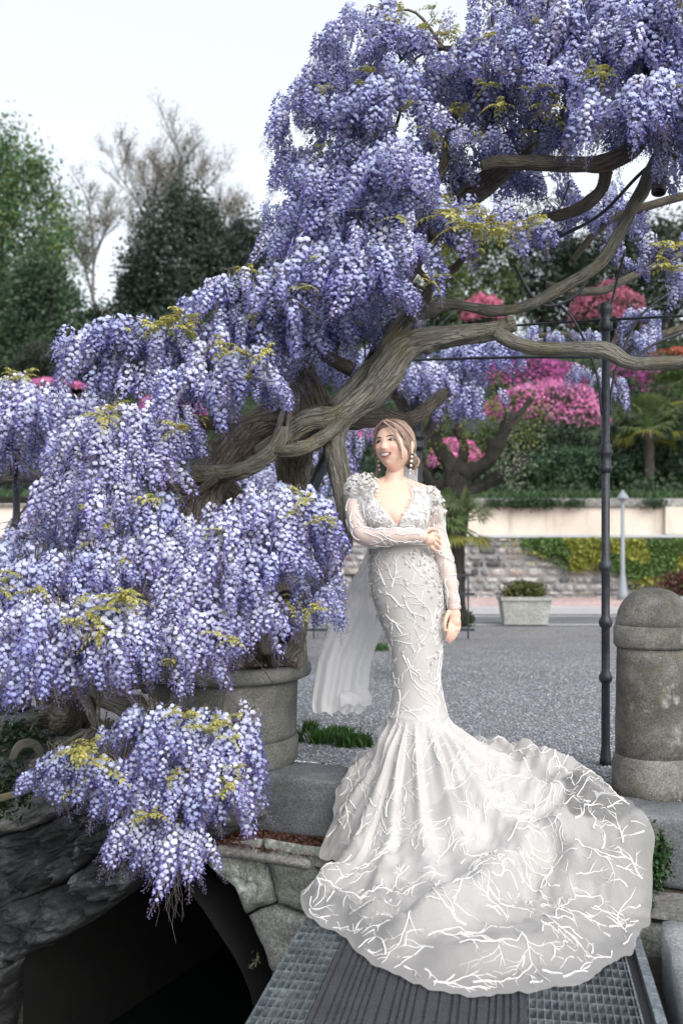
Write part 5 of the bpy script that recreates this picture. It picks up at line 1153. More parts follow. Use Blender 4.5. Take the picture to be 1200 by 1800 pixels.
back_wist('far wisteria on the pergola behind the left post', [[(150, 1200, 7.2, 12), (140, 1000, 7.2, 12), (135, 880, 7.2, 12), (90, 840, 7.2, 10), (-30, 845, 7.2, 10)], [(135, 880, 7.2, 9), (120, 800, 7.2, 7), (150, 740, 7.2, 5)], [(-30, 880, 7.3, 6), (60, 880, 7.3, 6), (140, 905, 7.3, 5)]],
    [(0, 790, 50, 26, 7, 12, 1.1), (130, 760, 40, 30, 7, 12, 1.1), (180, 900, 50, 30, 7.2, 12, 1.1), (10, 940, 60, 30, 6.8, 14, 1), (60, 900, 30, 15, 7.4, 5, .9)], 404, 20)
# ================================================================ THE BRIDE
YB = 4.67; S_ = YB/F
def B(px, py, dy=0.0): return Vector(((px-600)*S_, YB+dy, CAMH-(py-960)*S_))   # dy in metres, negative towards the camera
bride = thing('person', 'smiling bride in a long sleeved white lace gown with train, leaning by the wisteria', 'person', tuple(kpt(0.86, .12, 0)))
bride.location = (B(735, 0).x, YB, 0)
TAB = [ # py, centre x, half width, half depth (px), depth shift (px)
 (826, 693, 21, 21, 6), (838, 692, 21, 20, 8), (847, 691, 30, 24, 9), (854, 690, 50, 30, 9), (864, 690, 66, 38, 8), (880, 691, 68, 43, 4), (900, 692, 62, 48, -1), (918, 694, 57, 48, -3), (935, 697, 49, 42, 0), (955, 700, 46, 37, 2),
 (980, 706, 53, 42, 4), (1010, 713, 60, 47, 6), (1050, 718, 61, 51, 8), (1090, 725, 54, 46, 6), (1130, 730, 45, 41, 2), (1170, 731.5, 40, 38, 0), (1195, 732, 38, 37, 0), (1228, 733, 42, 41, 0), (1262, 734, 50, 49, 0), (1290, 734, 58, 58, 0)]
TA = np.array(TAB, float)
def trow(py): return [float(np.interp(py, TA[:, 0], TA[:, k])) for k in range(1, 5)]
# smooth the table
_py = np.arange(826, 1291, 3.0); _T = np.stack([np.interp(_py, TA[:, 0], TA[:, k]) for k in range(1, 5)], 1)
for _ in range(6): _T[1:-1] = (_T[:-2]+2*_T[1:-1]+_T[2:])/4
def trow(py): return [float(np.interp(py, _py, _T[:, k])) for k in range(4)]
def torso(phi, py, off=0.0):
    xc, hw, dp, dy = trow(py); sn, cs_ = math.sin(phi), math.cos(phi)
    e = .92; X = math.copysign(abs(sn)**e, sn)*hw; Yd = math.copysign(abs(cs_)**e, cs_)*dp
    q = B(xc+X, py, (dy-Yd)*S_)
    if 885 < py < 950:      # bust
        for sg in (-1, 1):
            w = math.exp(-((phi-sg*.52)/.36)**2-((py-912)/17)**2) if abs(phi) < 1.6 else 0
            q += Vector((sg*.004, -.022, 0))*w
    if py > 990:
        w = math.exp(-((abs(abs(phi)-math.pi)-.45)/.5)**2-((py-1045)/34)**2)*.02; q += Vector((0, w, 0))
    if off: q += Vector((sn, -cs_, 0))*off
    return q
def loft(rows, seg=48):
    V = [torso(2*math.pi*k/seg, py) for py in rows for k in range(seg)]; n = len(rows); Fs = []
    for i in range(n-1):
        for k in range(seg): Fs.append((i*seg+k, (i+1)*seg+k, (i+1)*seg+(k+1) % seg, i*seg+(k+1) % seg))
    Fs.append(tuple(range(seg))); Fs.append(tuple(reversed([(n-1)*seg+k for k in range(seg)])))
    return V, Fs
BA = Acc()
V, Fs = loft(list(np.arange(849, 1192, 5.0))); BA.add(V, Fs)
def ball(c, r, seg=14, sc=(1, 1, 1), M=None):
    bm = bmesh.new(); bmesh.ops.create_uvsphere(bm, u_segments=seg, v_segments=seg//2+2, radius=1); V = []
    for v_ in bm.verts:
        q = Vector((v_.co.x*r*sc[0], v_.co.y*r*sc[1], v_.co.z*r*sc[2])); V.append(Vector(c)+(M @ q if M else q))
    bm.verts.index_update(); Fs = [[v_.index for v_ in f.verts] for f in bm.faces]; bm.free(); return V, Fs
def chain(pts, per=6, seg=14, A=BA):
    q = crom([(*p, r) for p, r in pts], per); V, Fs, _ = tube_geo(q, [x[3] for x in q], seg); A.add(V, Fs)
    A.add(*ball(q[0][:3], q[0][3], 12)); A.add(*ball(q[-1][:3], q[-1][3], 12))
# arms: (point, radius)
ARM_R = [(B(640, 866, .02), .044), (B(627, 880, .01), .046), (B(625, 905, -.03), .043), (B(633, 936, -.07), .041), (B(650, 946, -.11), .039), (B(690, 944, -.165), .034), (B(722, 942, -.165), .028), (B(738, 944, -.155), .025)]
ARM_L = [(B(745, 870, .03), .042), (B(757, 884, .03), .044), (B(765, 915, .03), .042), (B(771, 950, .02), .039), (B(781, 985, 0), .038), (B(789, 1025, -.03), .033), (B(795, 1062, -.05), .024), (B(795.5, 1070, -.055), .023)]
chain(ARM_R); chain(ARM_L)
# right hand tucked over the left elbow
wr = B(738, 944, -.155)
BA.add(*ball(B(748, 948, -.135), .036, 14, (1, .45, .75)))
for k, (a, b_, c_) in enumerate((((754, 938), (763, 941), (769, 946)), ((755, 946), (765, 950), (770, 956)), ((754, 953), (763, 958), (768, 964)), ((750, 958), (758, 965), (763, 970)))):
    chain([(B(*a, -.125), .0095), (B(*b_, -.112), .0088), (B(*c_, -.085), .0072)], 4, 8)
chain([(B(741, 938, -.16), .010), (B(750, 931, -.15), .0095), (B(758, 931, -.13), .008)], 4, 8)
# left hand hanging by the hip, fingers loosely curled
BA.add(*ball(B(796, 1080, -.062), .040, 16, (.72, .42, 1)))
BA.add(*ball(B(796, 1090, -.066), .034, 16, (.85, .42, .8)))
for k, (a, b_, c_, d_) in enumerate((((787, 1095, -.075), (785, 1107, -.085), (783, 1117, -.082), (781, 1123, -.072)), ((793, 1097, -.070), (792, 1110, -.080), (789, 1121, -.077), (786, 1127, -.066)), ((799, 1096, -.062), (798.5, 1108, -.070), (795, 1119, -.068), (791, 1125, -.058)), ((804.5, 1092, -.055), (804, 1102, -.060), (801, 1111, -.058), (798, 1117, -.05)))):
    r0 = (.0092, .0095, .009, .008)[k]; chain([(B(*a), r0*1.05), (B(*b_), r0), (B(*c_), r0*.88), (B(*d_), r0*.72)], 4, 8)
chain([(B(785, 1074, -.075), .0115), (B(779.5, 1086, -.088), .0105), (B(777.5, 1097, -.092), .0092), (B(778, 1105, -.09), .0078)], 4, 8)
# neck, legs (inside the gown) and feet
chain([(B(696, 800, .022), .043), (B(695, 822, .020), .041), (B(693, 838, .020), .044), (B(692, 850, .022), .048)], 5, 20)
chain([(B(692, 846, .020), .046), (B(690, 862, .02), .062), (B(690, 880, .02), .075)], 5, 20)
for sg in (-1, 1): chain([(B(692, 842, .028), .032), (B(692+sg*26, 853, .028), .032), (B(692+sg*52, 866, .02), .040)], 5, 12)
for sg, fx in ((-1, 722), (1, 744)):
    chain([(B(719+sg*26, 1070, .02), .062), (B(726+sg*18, 1130, .01), .055), (B(731+sg*16, 1190, 0), .052), (B(732+sg*14, 1210, 0), .047), (B(733+sg*14, 1250, .03), .049), (B(fx, 1330, .04), .030), (B(fx, 1372, .04), .028)], 5, 14)
    chain([(B(fx, 1376, .05), .026), (B(fx, 1378, -.03), .028), (B(fx-2, 1380, -.10), .024)], 4, 10)
# head: sculpted in its own frame (x to her left, -y the face, z up), then turned and tilted
HC = B(692.5, 785, .0); HM = Matrix.Rotation(R(-33), 3, 'Z') @ Matrix.Rotation(R(-4), 3, 'X') @ Matrix.Rotation(R(-5), 3, 'Y')
def gs(v, c, s): return math.exp(-sum(((v[i]-c[i])/s[i])**2 for i in range(3)))
def head_pt(d, grow=0.0):
    """direction -> point of the sculpted head in its own frame"""
    x, y, z = d
    p = Vector((x*.0765, y*.092, z*.112))
    if y < 0: p.y *= .96
    if z < 0:      # jaw
        f = smooth(.0, 1.0, -z); p.x *= 1-.38*f*f; 
        if y > 0: p.y *= 1-.42*f
        else: p.y *= 1-.05*f
    if z > 0 and y > 0: p.y *= 1.05
    if y < -.1:    # flatter face plane
        fl = smooth(.1, .8, -y)*(1-smooth(.6, 1, abs(z))); p.y = lerp(p.y, max(p.y, -.083), .35*fl)
    def push(c, s, a, dr=(0, -1, 0)):
        nonlocal p
        w = gs(p, c, s)*a; p = p+Vector(dr)*w
    push((0, -.090, -.018), (.014, .04, .013), .015)          # tip of the nose
    push((0, -.088, .004), (.010, .04, .022), .004)          # bridge
    push((.011, -.085, -.022), (.008, .03, .008), .006); push((-.011, -.085, -.022), (.008, .03, .008), .006)
    for sg in (-1, 1):
        push((sg*.031, -.083, .014), (.017, .04, .011), -.006)  # eye sockets
        push((sg*.030, -.083, .032), (.022, .04, .008), .003)   # brow
        push((sg*.042, -.070, -.018), (.020, .04, .018), .008)   # cheeks lifted by the smile
        push((sg*.040, -.066, -.045), (.010, .03, .02), -.002)
    push((0, -.085, -.048), (.024, .03, .016), .007)          # mouth
    push((0, -.086, -.0475), (.021, .03, .0045), -.006)
    push((0, -.080, -.085), (.020, .04, .018), .009)          # chin
    push((0, -.085, -.068), (.020, .03, .006), -.003)
    if grow: p = p+Vector(d).normalized()*grow
    return p
HS = 1.10
def H(p): return HC+HM @ Vector(p)*HS
bm = bmesh.new(); bmesh.ops.create_uvsphere(bm, u_segments=72, v_segments=56, radius=1); bm.verts.index_update()
BA.add([H(head_pt(v_.co)) for v_ in bm.verts], [[v_.index for v_ in f.verts] for f in bm.faces]); bm.free()
for sg in (-1, 1):   # ears
    c = Vector((sg*.073, .010, -.010)); V, Fs = ball((0, 0, 0), 1, 14)
    BA.add([H(c+Vector((v_.x*.010+sg*(.006+.004*v_.z), v_.y*.017+.004*v_.z, v_.z*.031))) for v_ in V], Fs)
tmp = BA.mesh('body_parts', True); tmp_o = bpy.data.objects.new('body_parts', tmp); COL.objects.link(tmp_o)
md = tmp_o.modifiers.new('r', 'REMESH'); md.mode = 'VOXEL'; md.voxel_size = .0032; md.use_smooth_shade = True
ms_ = tmp_o.modifiers.new('s', 'SMOOTH'); ms_.factor = .5; ms_.iterations = 2
dg = bpy.context.evaluated_depsgraph_get(); body_me = bpy.data.meshes.new_from_object(tmp_o.evaluated_get(dg), depsgraph=dg); body_me.name = 'body'
bpy.data.objects.remove(tmp_o); bpy.data.meshes.remove(tmp)
for a in list(body_me.color_attributes): body_me.color_attributes.remove(a)
nv = len(body_me.vertices); co = np.empty(nv*3, np.float32); body_me.vertices.foreach_get('co', co); co = co.reshape(-1, 3)
HI = np.array([[HM.transposed()[i][j] for j in range(3)] for i in range(3)], dtype=np.float32); lc = (co-np.array(HC[:], np.float32)) @ HI.T/HS
skin = np.array((.72, .49, .385)); Cc = np.tile(skin, (nv, 1)).astype(np.float32)
def blend(mask, col):
    global Cc
    m = np.clip(mask, 0, 1)[:, None]; Cc = Cc*(1-m)+np.array(col)*m
def ga(c, s): return np.exp(-sum(((lc[:, i]-c[i])/s[i])**2 for i in range(3)))
for sg in (-1, 1): blend(.42*ga((sg*.042, -.075, -.018), (.022, .05, .018)), (.72, .30, .25)); blend(.45*ga((sg*.031, -.08, .012), (.018, .04, .010)), (.50, .26, .20))
blend(.25*ga((0, -.11, -.02), (.012, .03, .01)), (.70, .34, .27))
face = (lc[:, 1] < -.055) & (np.abs(lc[:, 0]) < .034)
zm = -.0475-.0+.006*(lc[:, 0]/.026)**2      # smile curve
dz = lc[:, 2]-zm; wl = 1-(lc[:, 0]/.029)**2
lip = face & (wl > 0) & (dz < .0105*np.sqrt(np.clip(wl, 0, 1))+.0005) & (dz > -.0135*np.sqrt(np.clip(wl, 0, 1)))
blend(lip*.9, (.52, .17, .15))
ins = face & (wl > .15) & (dz < .0055*np.sqrt(np.clip(wl, 0, 1))) & (dz > -.0065*np.sqrt(np.clip(wl, 0, 1))); blend(ins*.8, (.25, .07, .06))
# knuckle and finger warmth
a = body_me.color_attributes.new('col', 'FLOAT_COLOR', 'POINT'); a.data.foreach_set('color', np.concatenate([Cc, np.ones((nv, 1))], 1).astype(np.float32).ravel())
M_skin = attr_mat('skin', .48, sss=.25)
link('body', body_me, M_skin, bride)
def face_on(x, z, off=0.0):
    """point on the face surface at local x, z"""
    lo, hi = -1.0, 0.0
    best = None
    for k in range(60):
        # search direction whose head point has this x,z
        pass
    d = Vector((x/.0745, -1, z/.112))
    for _ in range(14):
        d.normalize(); p = head_pt(d); d.x += (x-p.x)/.0745*.9; d.z += (z-p.z)/.112*.9
    d.normalize(); p = head_pt(d); return p+Vector((0, -1, 0))*off
M_white = plain('tooth_enamel', (.80, .77, .72), .25, nz=.02); M_darkeye = plain('dark_iris', (.015, .009, .007), .15, nz=.1); M_lash = plain('lash', (.012, .009, .008), .7); M_brow = plain('brow_hair', (.16, .10, .07), .8); M_sclera = plain('eye_white', (.62, .58, .56), .25, nz=.03)
A = Acc(); V = []; n = 13       # teeth: a curved band with separate teeth
for k in range(n):
    x = -.0185+.037*k/(n-1); w_ = 1-(x/.022)**2; zc = -.0475+.006*(x/.026)**2
    for dzz in (.0048*math.sqrt(max(0, w_))+.0005, -.0045*math.sqrt(max(0, w_))): 
        p = face_on(x, zc+dzz, .0040); V.append(H(p))
A.add(V, [(2*k, 2*k+1, 2*k+3, 2*k+2) for k in range(n-1)]); A.build('teeth', M_white, bride)
for sg in (-1, 1):
    ex = .0305*sg; c = face_on(ex, .012)
    V, Fs = ball((0, 0, 0), 1, 14); A = Acc(); A.add([H(c+Vector((v_.x*.0115, v_.y*.0035+.0006, v_.z*.0034))) for v_ in V], Fs); eye = A.build('eye', M_sclera, bride)
    A = Acc(); A.add([H(c+Vector((v_.x*.0060-.003, v_.y*.0034-.0018, v_.z*.0038+.0003))) for v_ in V], Fs); link('iris', A.mesh('iris'), M_darkeye, eye)
    pts = [face_on(ex+sg*u*.0150, .012+.0052*(1-u*u)-(.001 if u > 0 else .0), .0022) for u in np.linspace(-1, 1.12, 9)]
    V, Fs, _ = tube_geo([H(p) for p in pts], [.0012, .0018, .0023, .0026, .0027, .0027, .0026, .0022, .0012], 6); A = Acc(); A.add(V, Fs); A.build('eyelashes', M_lash, bride)
    pts = [face_on(ex+sg*u*.0135, .012-.0045*(1-u*u), .0006) for u in np.linspace(-1, 1, 7)]; V, Fs, _ = tube_geo([H(p) for p in pts], [.0006]*7, 5); A = Acc(); A.add(V, Fs); A.build('lower_lid', M_brow, bride)
    pts = [face_on(ex+sg*u*.0185, .0295+.0028*(1-(u-.2)**2)-.001*(u > .6), .0006) for u in np.linspace(-1, 1, 8)]; V, Fs, _ = tube_geo([H(p) for p in pts], [.0014, .0023, .0026, .0026, .0024, .0020, .0014, .0008], 6); A = Acc(); A.add(V, Fs); A.build('eyebrow', M_brow, bride)
    p = face_on(sg*.0065, -.0265, -.001); V, Fs = ball(H(p), .0022, 8); A = Acc(); A.add(V, Fs); A.build('nostril', plain('nostril', (.20, .08, .06), .8), bride)
# hair: a close cap and many locks swept to a low knot
M_hair, t, b, o = new_mat('hair')
tcn = N(t, 'ShaderNodeAttribute', attribute_name='col'); L_(t, mixc(t, 1.0, tcn.outputs['Color'], ramp(t, noise_n(t, coords(t, (1, 1, .4)), 160, 3), [(.3, g(.65)), (.7, g(1.35))]), 'MULTIPLY'), b.inputs['Base Color']); b.inputs['Roughness'].default_value = .42
bm = bmesh.new(); bmesh.ops.create_uvsphere(bm, u_segments=64, v_segments=48, radius=1); A = Acc(); V = []; 
def hairline(d):  # >0 where hair grows
    x, y, z = d; return y+.62 - 0.0 + max(0, z-.55)*2.4 - (.25 if z < -.35 else 0)*1.0 - max(0, -z-.1)*1.3 - (.22*max(0, .5-z) if y < 0 else 0)
for v_ in bm.verts:
    h = hairline(v_.co); gwr = .0085*smooth(-.02, .25, h)-.006*(1-smooth(-.06, .05, h)); V.append(H(head_pt(v_.co, gwr)))
bm.verts.index_update(); Fs = [[v_.index for v_ in f.verts] for f in bm.faces if hairline(f.calc_center_median()) > -.03]; bm.free()
A.add(V, Fs, (.20, .13, .095)); hair = A.build('hair', M_hair, bride)
rr = random.Random(12); A = Acc()
def on_cap(d, off): d = Vector(d).normalized(); return head_pt(d, off)
knot = Vector((.020, .098, -.052))
for k in range(260):
    x0 = -.12+rr.gauss(0, .03); side = 1 if rr.random() < .6 else -1      # parting slightly on her right
    yy = rr.uniform(-.62, .75); st_ = Vector((x0, yy, math.sqrt(max(.05, 1-yy*yy-x0*x0))))
    m1 = Vector((x0+side*rr.uniform(.55, .75), yy*.7+rr.uniform(.05, .2), .62)); m2 = Vector((side*rr.uniform(.85, 1.0), .12+.5*rr.random()+yy*.2, .02+rr.uniform(-.05, .3))); m3 = Vector((side*.55, .85, -.35+rr.uniform(-.1, .15)))
    o_ = rr.uniform(.009, .0125)
    pts = [on_cap(st_, o_-.002), on_cap(m1, o_), on_cap(m2, o_), on_cap(m3, o_), knot+Vector((rr.uniform(-.02, .02), rr.uniform(-.01, .01), rr.uniform(-.015, .015)))]
    q = crom([tuple(H(p)) for p in pts], 6); r = rr.uniform(.0016, .0034); n = len(q)
    V, Fs, _ = tube_geo(q, [r*(.35+.65*math.sin(math.pi*min(.9, i/(n-1)+.12))) for i in range(n)], 5)
    root = .35+.65*rr.random(); C = []
    for i in range(n):
        f = smooth(0, .45, i/(n-1)); cc = Vector((.10, .062, .045)).lerp(Vector((.36, .255, .20)), f*(.5+.5*root)); C += [tuple(cc*(.8+.4*root))]*5
    A.add(V, Fs, np.array(C))
def lock(pts, r, col, n=1, sp=.002):
    for _ in range(n):
        q = crom([tuple(H(Vector(p)+Vector((rr.uniform(-1, 1), rr.uniform(-1, 1), rr.uniform(-1, 1)))*sp)) for p in pts], 6); m = len(q); rq = r*rr.uniform(.6, 1.1)
        V, Fs, _ = tube_geo(q, [rq*(1-.75*i/(m-1)) for i in range(m)], 5); A.add(V, Fs, tuple(np.array(col)*rr.uniform(.75, 1.3)))
LB = (.46, .345, .29)
# face framing strands: on her left beside the eye, on her right falling behind the cheek
lock([(-.008, -.070, .100), (.040, -.088, .060), (.058, -.074, .015), (.064, -.060, -.030), (.060, -.050, -.070)], .0016, LB, 22, .0055)
lock([(.0, -.065, .104), (.055, -.070, .070), (.074, -.045, .030), (.078, -.020, -.010), (.074, -.002, -.045)], .0020, LB, 22, .006)
lock([(-.014, -.070, .100), (-.045, -.072, .070), (-.068, -.055, .030), (-.076, -.040, -.020), (-.078, -.02, -.07), (-.09, -.01, -.125)], .0030, (.22, .15, .115), 9, .004)
lock([(.074, .02, -.02), (.080, .03, -.06), (.082, .03, -.10), (.086, .025, -.135)], .0024, (.2, .135, .1), 5, .004)
lock([(-.07, .03, -.03), (-.085, .02, -.08), (-.105, .01, -.130), (-.118, 0, -.155)], .0030, (.17, .115, .09), 8, .006)
for k in range(40):
    a0 = rr.uniform(0, 6.28); R_ = rr.uniform(.018, .032); ax0 = rr.uniform(-.6, .6)
    q = [H(knot+Vector((math.cos(a0+f*2.6)*R_, .016+rr.uniform(-.002, .002)+.01*math.sin(f*3), math.sin(a0+f*2.6)*R_*.9+ax0*.012))) for f in np.linspace(0, 1, 8)]
    V, Fs, _ = tube_geo(q, [.0035]*8, 5); A.add(V, Fs, tuple(np.array((.26, .18, .14))*rr.uniform(.6, 1.4)))
link('hair_locks', A.mesh('hair_locks'), M_hair, hair)
# pearl drop earrings
M_pearl = plain('pearl', (.80, .77, .74), .2, nz=.03)
for sg, z0 in ((1, -.034), (-1, -.030)):
    er = thing('earring_tmp', '', '') if False else None
    base = Vector((sg*.084, .004, z0)); z = 0; A = Acc(); p0 = H(base); first = True
    for k, r in enumerate((.0045, .0062, .0068, .0064, .0055, .0045)[:6 if sg > 0 else 4]):
        z -= r; V, Fs = ball(p0+Vector((-.002*k*sg, -.003, z)), r, 12); z -= r+.0075
        A = Acc(); A.add(V, Fs); o = A.build('earring', M_pearl, bride) if k == 0 else link('pearl', A.mesh('pearl'), M_pearl, o0)
        if k == 0: o0 = o
V, Fs, _ = tube_geo([B(798+4.2*math.cos(a), 1107+.8*math.sin(a), -.069+.012*math.sin(a)) for a in np.linspace(0, 6.28, 13)], [.0012]*13, 5); A = Acc(); A.add(V, Fs)
A.build('ring', plain('rose_gold', (.7, .42, .3), .25, 1), bride)

# ---------------------------------------------------------------- gown
PHI0 = 0
CX, CYk = B(732, 0).x, YB
OUT = [ # outline of the train on the ground, in the photograph's pixels with the height of the ground there
 (868, 1316, 0.02), (960, 1338, 0.02), (1030, 1370, .02), (1080, 1400, .02), (1104, 1445, -.06), (1128, 1500, -.20), (1142, 1562, -.27), (1138, 1625, -.30), (1098, 1684, -.32), (1020, 1735, -.325), (930, 1757, -.325), (860, 1761, -.325), (780, 1755, -.325),
 (705, 1733, -.325), (640, 1698, -.325), (612, 1652, -.32), (585, 1640, -.32), (548, 1622, -.31), (533, 1590, -.30), (536, 1545, -.28), (560, 1510, -.27), (588, 1468, -.20), (594, 1438, -.06), (604, 1400, .02), (622, 1362, .02), (660, 1325, .02), (700, 1300, .02), (760, 1296, .02), (820, 1305, .02)]
pol = []
for px, py, z in OUT:
    Y = (CAMH-z)*F/(py-960); x = (px-600)/F*Y; dx, dy = x-CX, Y-CYk; pol.append((math.atan2(dx, -dy), math.hypot(dx, dy)))
pol.sort(); pa = np.array([p[0] for p in pol]); pr_ = np.array([p[1] for p in pol]); pa3 = np.concatenate([pa-2*math.pi, pa, pa+2*math.pi]); pr3 = np.concatenate([pr_]*3)
def Rout(phi):
    r = 0
    for dp, w in ((-.05, .25), (0, .5), (.05, .25)): r += w*float(np.interp(phi+dp, pa3, pr3))
    return r
def Gz(x, y):
    d = kd(x, y); return -.322+.334*smooth(-.42, .02, d)
PK = 1258; ZK = B(0, PK).z
FOLD = [(5, .8, .6, .9), (9, 2.1, -.9, .8), (14, 4.0, 1.4, .6), (23, 1.0, -2.0, .35)]
def wrapd(a): return (a+math.pi) % (2*math.pi)-math.pi
PLEAT = [(-1.25, .05, .9), (-.95, .045, 1), (-.62, .05, .8), (-.34, .045, 1.0), (-.10, .04, .7), (.16, .05, 1.1), (.42, .045, .8), (.70, .055, 1.3), (.98, .05, .8), (1.30, .06, 1.2), (1.65, .07, 1), (2.1, .08, 1), (2.6, .09, .9), (3.05, .09, .8), (-1.7, .06, 1.1), (-2.2, .08, 1), (-2.7, .08, .9)]
def train(phi, t):
    R_ = Rout(phi); k0 = torso(phi, PK, .010); r0 = math.hypot(k0.x-CX, k0.y-CYk); ang = math.atan2(k0.x-CX, -(k0.y-CYk))
    aa = phi+wrapd(ang-phi)*(1-smooth(0, .3, t))
    short = 1/(1+R_*1.2)
    r = r0+(R_-r0)*(t**1.45)
    sway = .10*math.sin(phi*1.5+1)*t*(1-t)
    aa += sway
    f = (1-t)**(2.5 if R_ > .9 else 2.0)
    x, y = CX+math.sin(aa)*r, CYk-math.cos(aa)*r
    G = Gz(x, y); z = G+(ZK-G)*f
    # gathered folds that open from the knee
    env = smooth(0, .22, t)*(1-.45*smooth(.75, 1, t)); w = 0
    for c, wd, am in PLEAT:
        dd = wrapd(phi-c-.10*math.sin(t*3+c*5)); wd2 = wd*(1.15+1.3*t); w += am*math.exp(-(dd/wd2)**2)
    nz = mnoise.noise(Vector((x*3.2, y*3.2, 1)))*.6+mnoise.noise(Vector((x*7, y*7, 5)))*.35+abs(mnoise.noise(Vector((x*2.1+3, y*4.0, 9))))*.8
    amp = .042*env
    slope = smooth(.45, .0, t)
    wr2 = abs(mnoise.noise(Vector((x*9+2*math.sin(y*5), y*9, 3))))+.6*abs(mnoise.noise(Vector((x*19, y*15, 8))))
    h = amp*w+.046*nz*smooth(.3, .7, t)+.036*(.5-wr2)*smooth(.25, .6, t)
    # folds lying across the train, and the puffed roll just inside the hem
    lf = 0
    for (x0, y0, x1, y1, wd, am) in LF:
        vx, vy = x1-x0, y1-y0; L2 = vx*vx+vy*vy; u = ((x-x0)*vx+(y-y0)*vy)/L2
        if -.15 < u < 1.15:
            dd = ((x-x0)*vy-(y-y0)*vx)/math.sqrt(L2); dd += .03*math.sin(u*7+x0*9)
            e = math.exp(-(dd/wd)**2*(7 if dd > 0 else 1.0)); lf += am*e*smooth(-.15, .1, u)*(1-smooth(.85, 1.15, u))
    h += lf*smooth(.3, .5, t)
    h += .030*math.exp(-((t-.82)/.08)**2)*(.5+1.3*mnoise.noise(Vector((phi*3.2, 0, 4))))*min(1, R_)
    edge = smooth(.86, 1, t); h = h*(1-edge)+edge*(.002+.020*abs(mnoise.noise(Vector((phi*16*R_, 3, 0)))))
    rr_ = (h*1.1*slope+.012*mnoise.noise(Vector((phi*9, t*3, 2)))*smooth(.1, .3, t))+edge*(.030*mnoise.noise(Vector((phi*8*R_, 7, 1)))+.016*mnoise.noise(Vector((phi*24*R_, 7, 4))))
    return Vector((x+math.sin(aa)*rr_, y-math.cos(aa)*rr_, z+max(0, h)*(1-.75*slope)+.008))
def gx(px, py, z):
    Y = (CAMH-z)*F/(py-960); return (px-600)/F*Y, Y
LF = []
for a_, b_, wd, am in (((650, 1650, -.3), (560, 1560, -.27), .07, .04), ((690, 1690, -.3), (960, 1560, -.28), .12, .12), ((960, 1555, -.28), (1100, 1600, -.28), .10, .10), ((800, 1340, 0), (1010, 1470, -.15), .08, .045), ((1010, 1470, -.15), (1130, 1545, -.26), .10, .065), ((640, 1640, -.3), (720, 1600, -.28), .08, .05), ((870, 1345, 0), (1040, 1400, -.02), .06, .03), ((760, 1700, -.3), (1000, 1700, -.32), .10, .04), ((900, 1420, -.1), (1070, 1480, -.2), .06, .05)):
    x0, y0 = gx(*a_); x1, y1 = gx(*b_); LF.append((x0, y0, x1, y1, wd, am))
def gown(phi, v):
    if v < 1: return torso(phi, lerp(955, PK, v), .008+.002*math.sin(phi*6+v*20)*v)
    return train(phi, min(1, v-1))
A = Acc(); V = []; U_ = []; NS = 380; rows = list(np.linspace(0, 1, 56)[:-1])+list(1+np.linspace(0, 1, 130)**1.0)
for v in rows:
    for k in range(NS): ph = -math.pi+2*math.pi*k/NS; V.append(gown(ph, v)); U_.append((ph, v))
Fs = []
for i in range(len(rows)-1):
    for k in range(NS): Fs.append((i*NS+k, (i+1)*NS+k, (i+1)*NS+(k+1) % NS, i*NS+(k+1) % NS))
FQ = np.array(Fs); sx_, sy_ = gx(1062, 1478, -.14); CC_ = []
for p, (ph, v) in zip(V, U_):
    q = 0
    if v > 1.3:
        e_ = math.hypot((p.x-sx_)/.24, (p.y-sy_)/.17)+.5*mnoise.noise(Vector((p.x*6, p.y*6, 3))); q = .72*(1-smooth(.75, 1.0, e_))
        q = max(q, .25*smooth(.30, .55, mnoise.noise(Vector((p.x*3, p.y*3, 11)))+.25))
    CC_.append((q, q, q))
A.add(V, FQ, np.array(CC_), U_)
M_gown, t, b, o = new_mat('tulle_over_satin')
uvn = N(t, 'ShaderNodeTexCoord'); sp = N(t, 'ShaderNodeSeparateXYZ'); L_(t, uvn.outputs['UV'], sp.inputs[0])
v_ = coords(t); wv = noise_n(t, v_, 7, 5, .6); weave = noise_n(t, v_, 420, 2, .5)
c = ramp(t, wv, [(.3, (.50, .485, .475)), (.7, (.59, .575, .565))]); c = mixc(t, .35, c, ramp(t, weave, [(.4, g(.7)), (.6, g(1.2))]), 'MULTIPLY')
L_(t, c, b.inputs['Base Color']); b.inputs['Roughness'].default_value = .55; b.inputs['Sheen Weight'].default_value = .25
bump(t, b, weave, .15, .002)
tb_ = N(t, 'ShaderNodeBsdfTransparent'); mr = N(t, 'ShaderNodeMapRange'); L_(t, sp.outputs[1], mr.inputs[0]); mr.inputs[1].default_value = 1.55; mr.inputs[2].default_value = 1.97; mr.inputs[3].default_value = .03; mr.inputs[4].default_value = .5
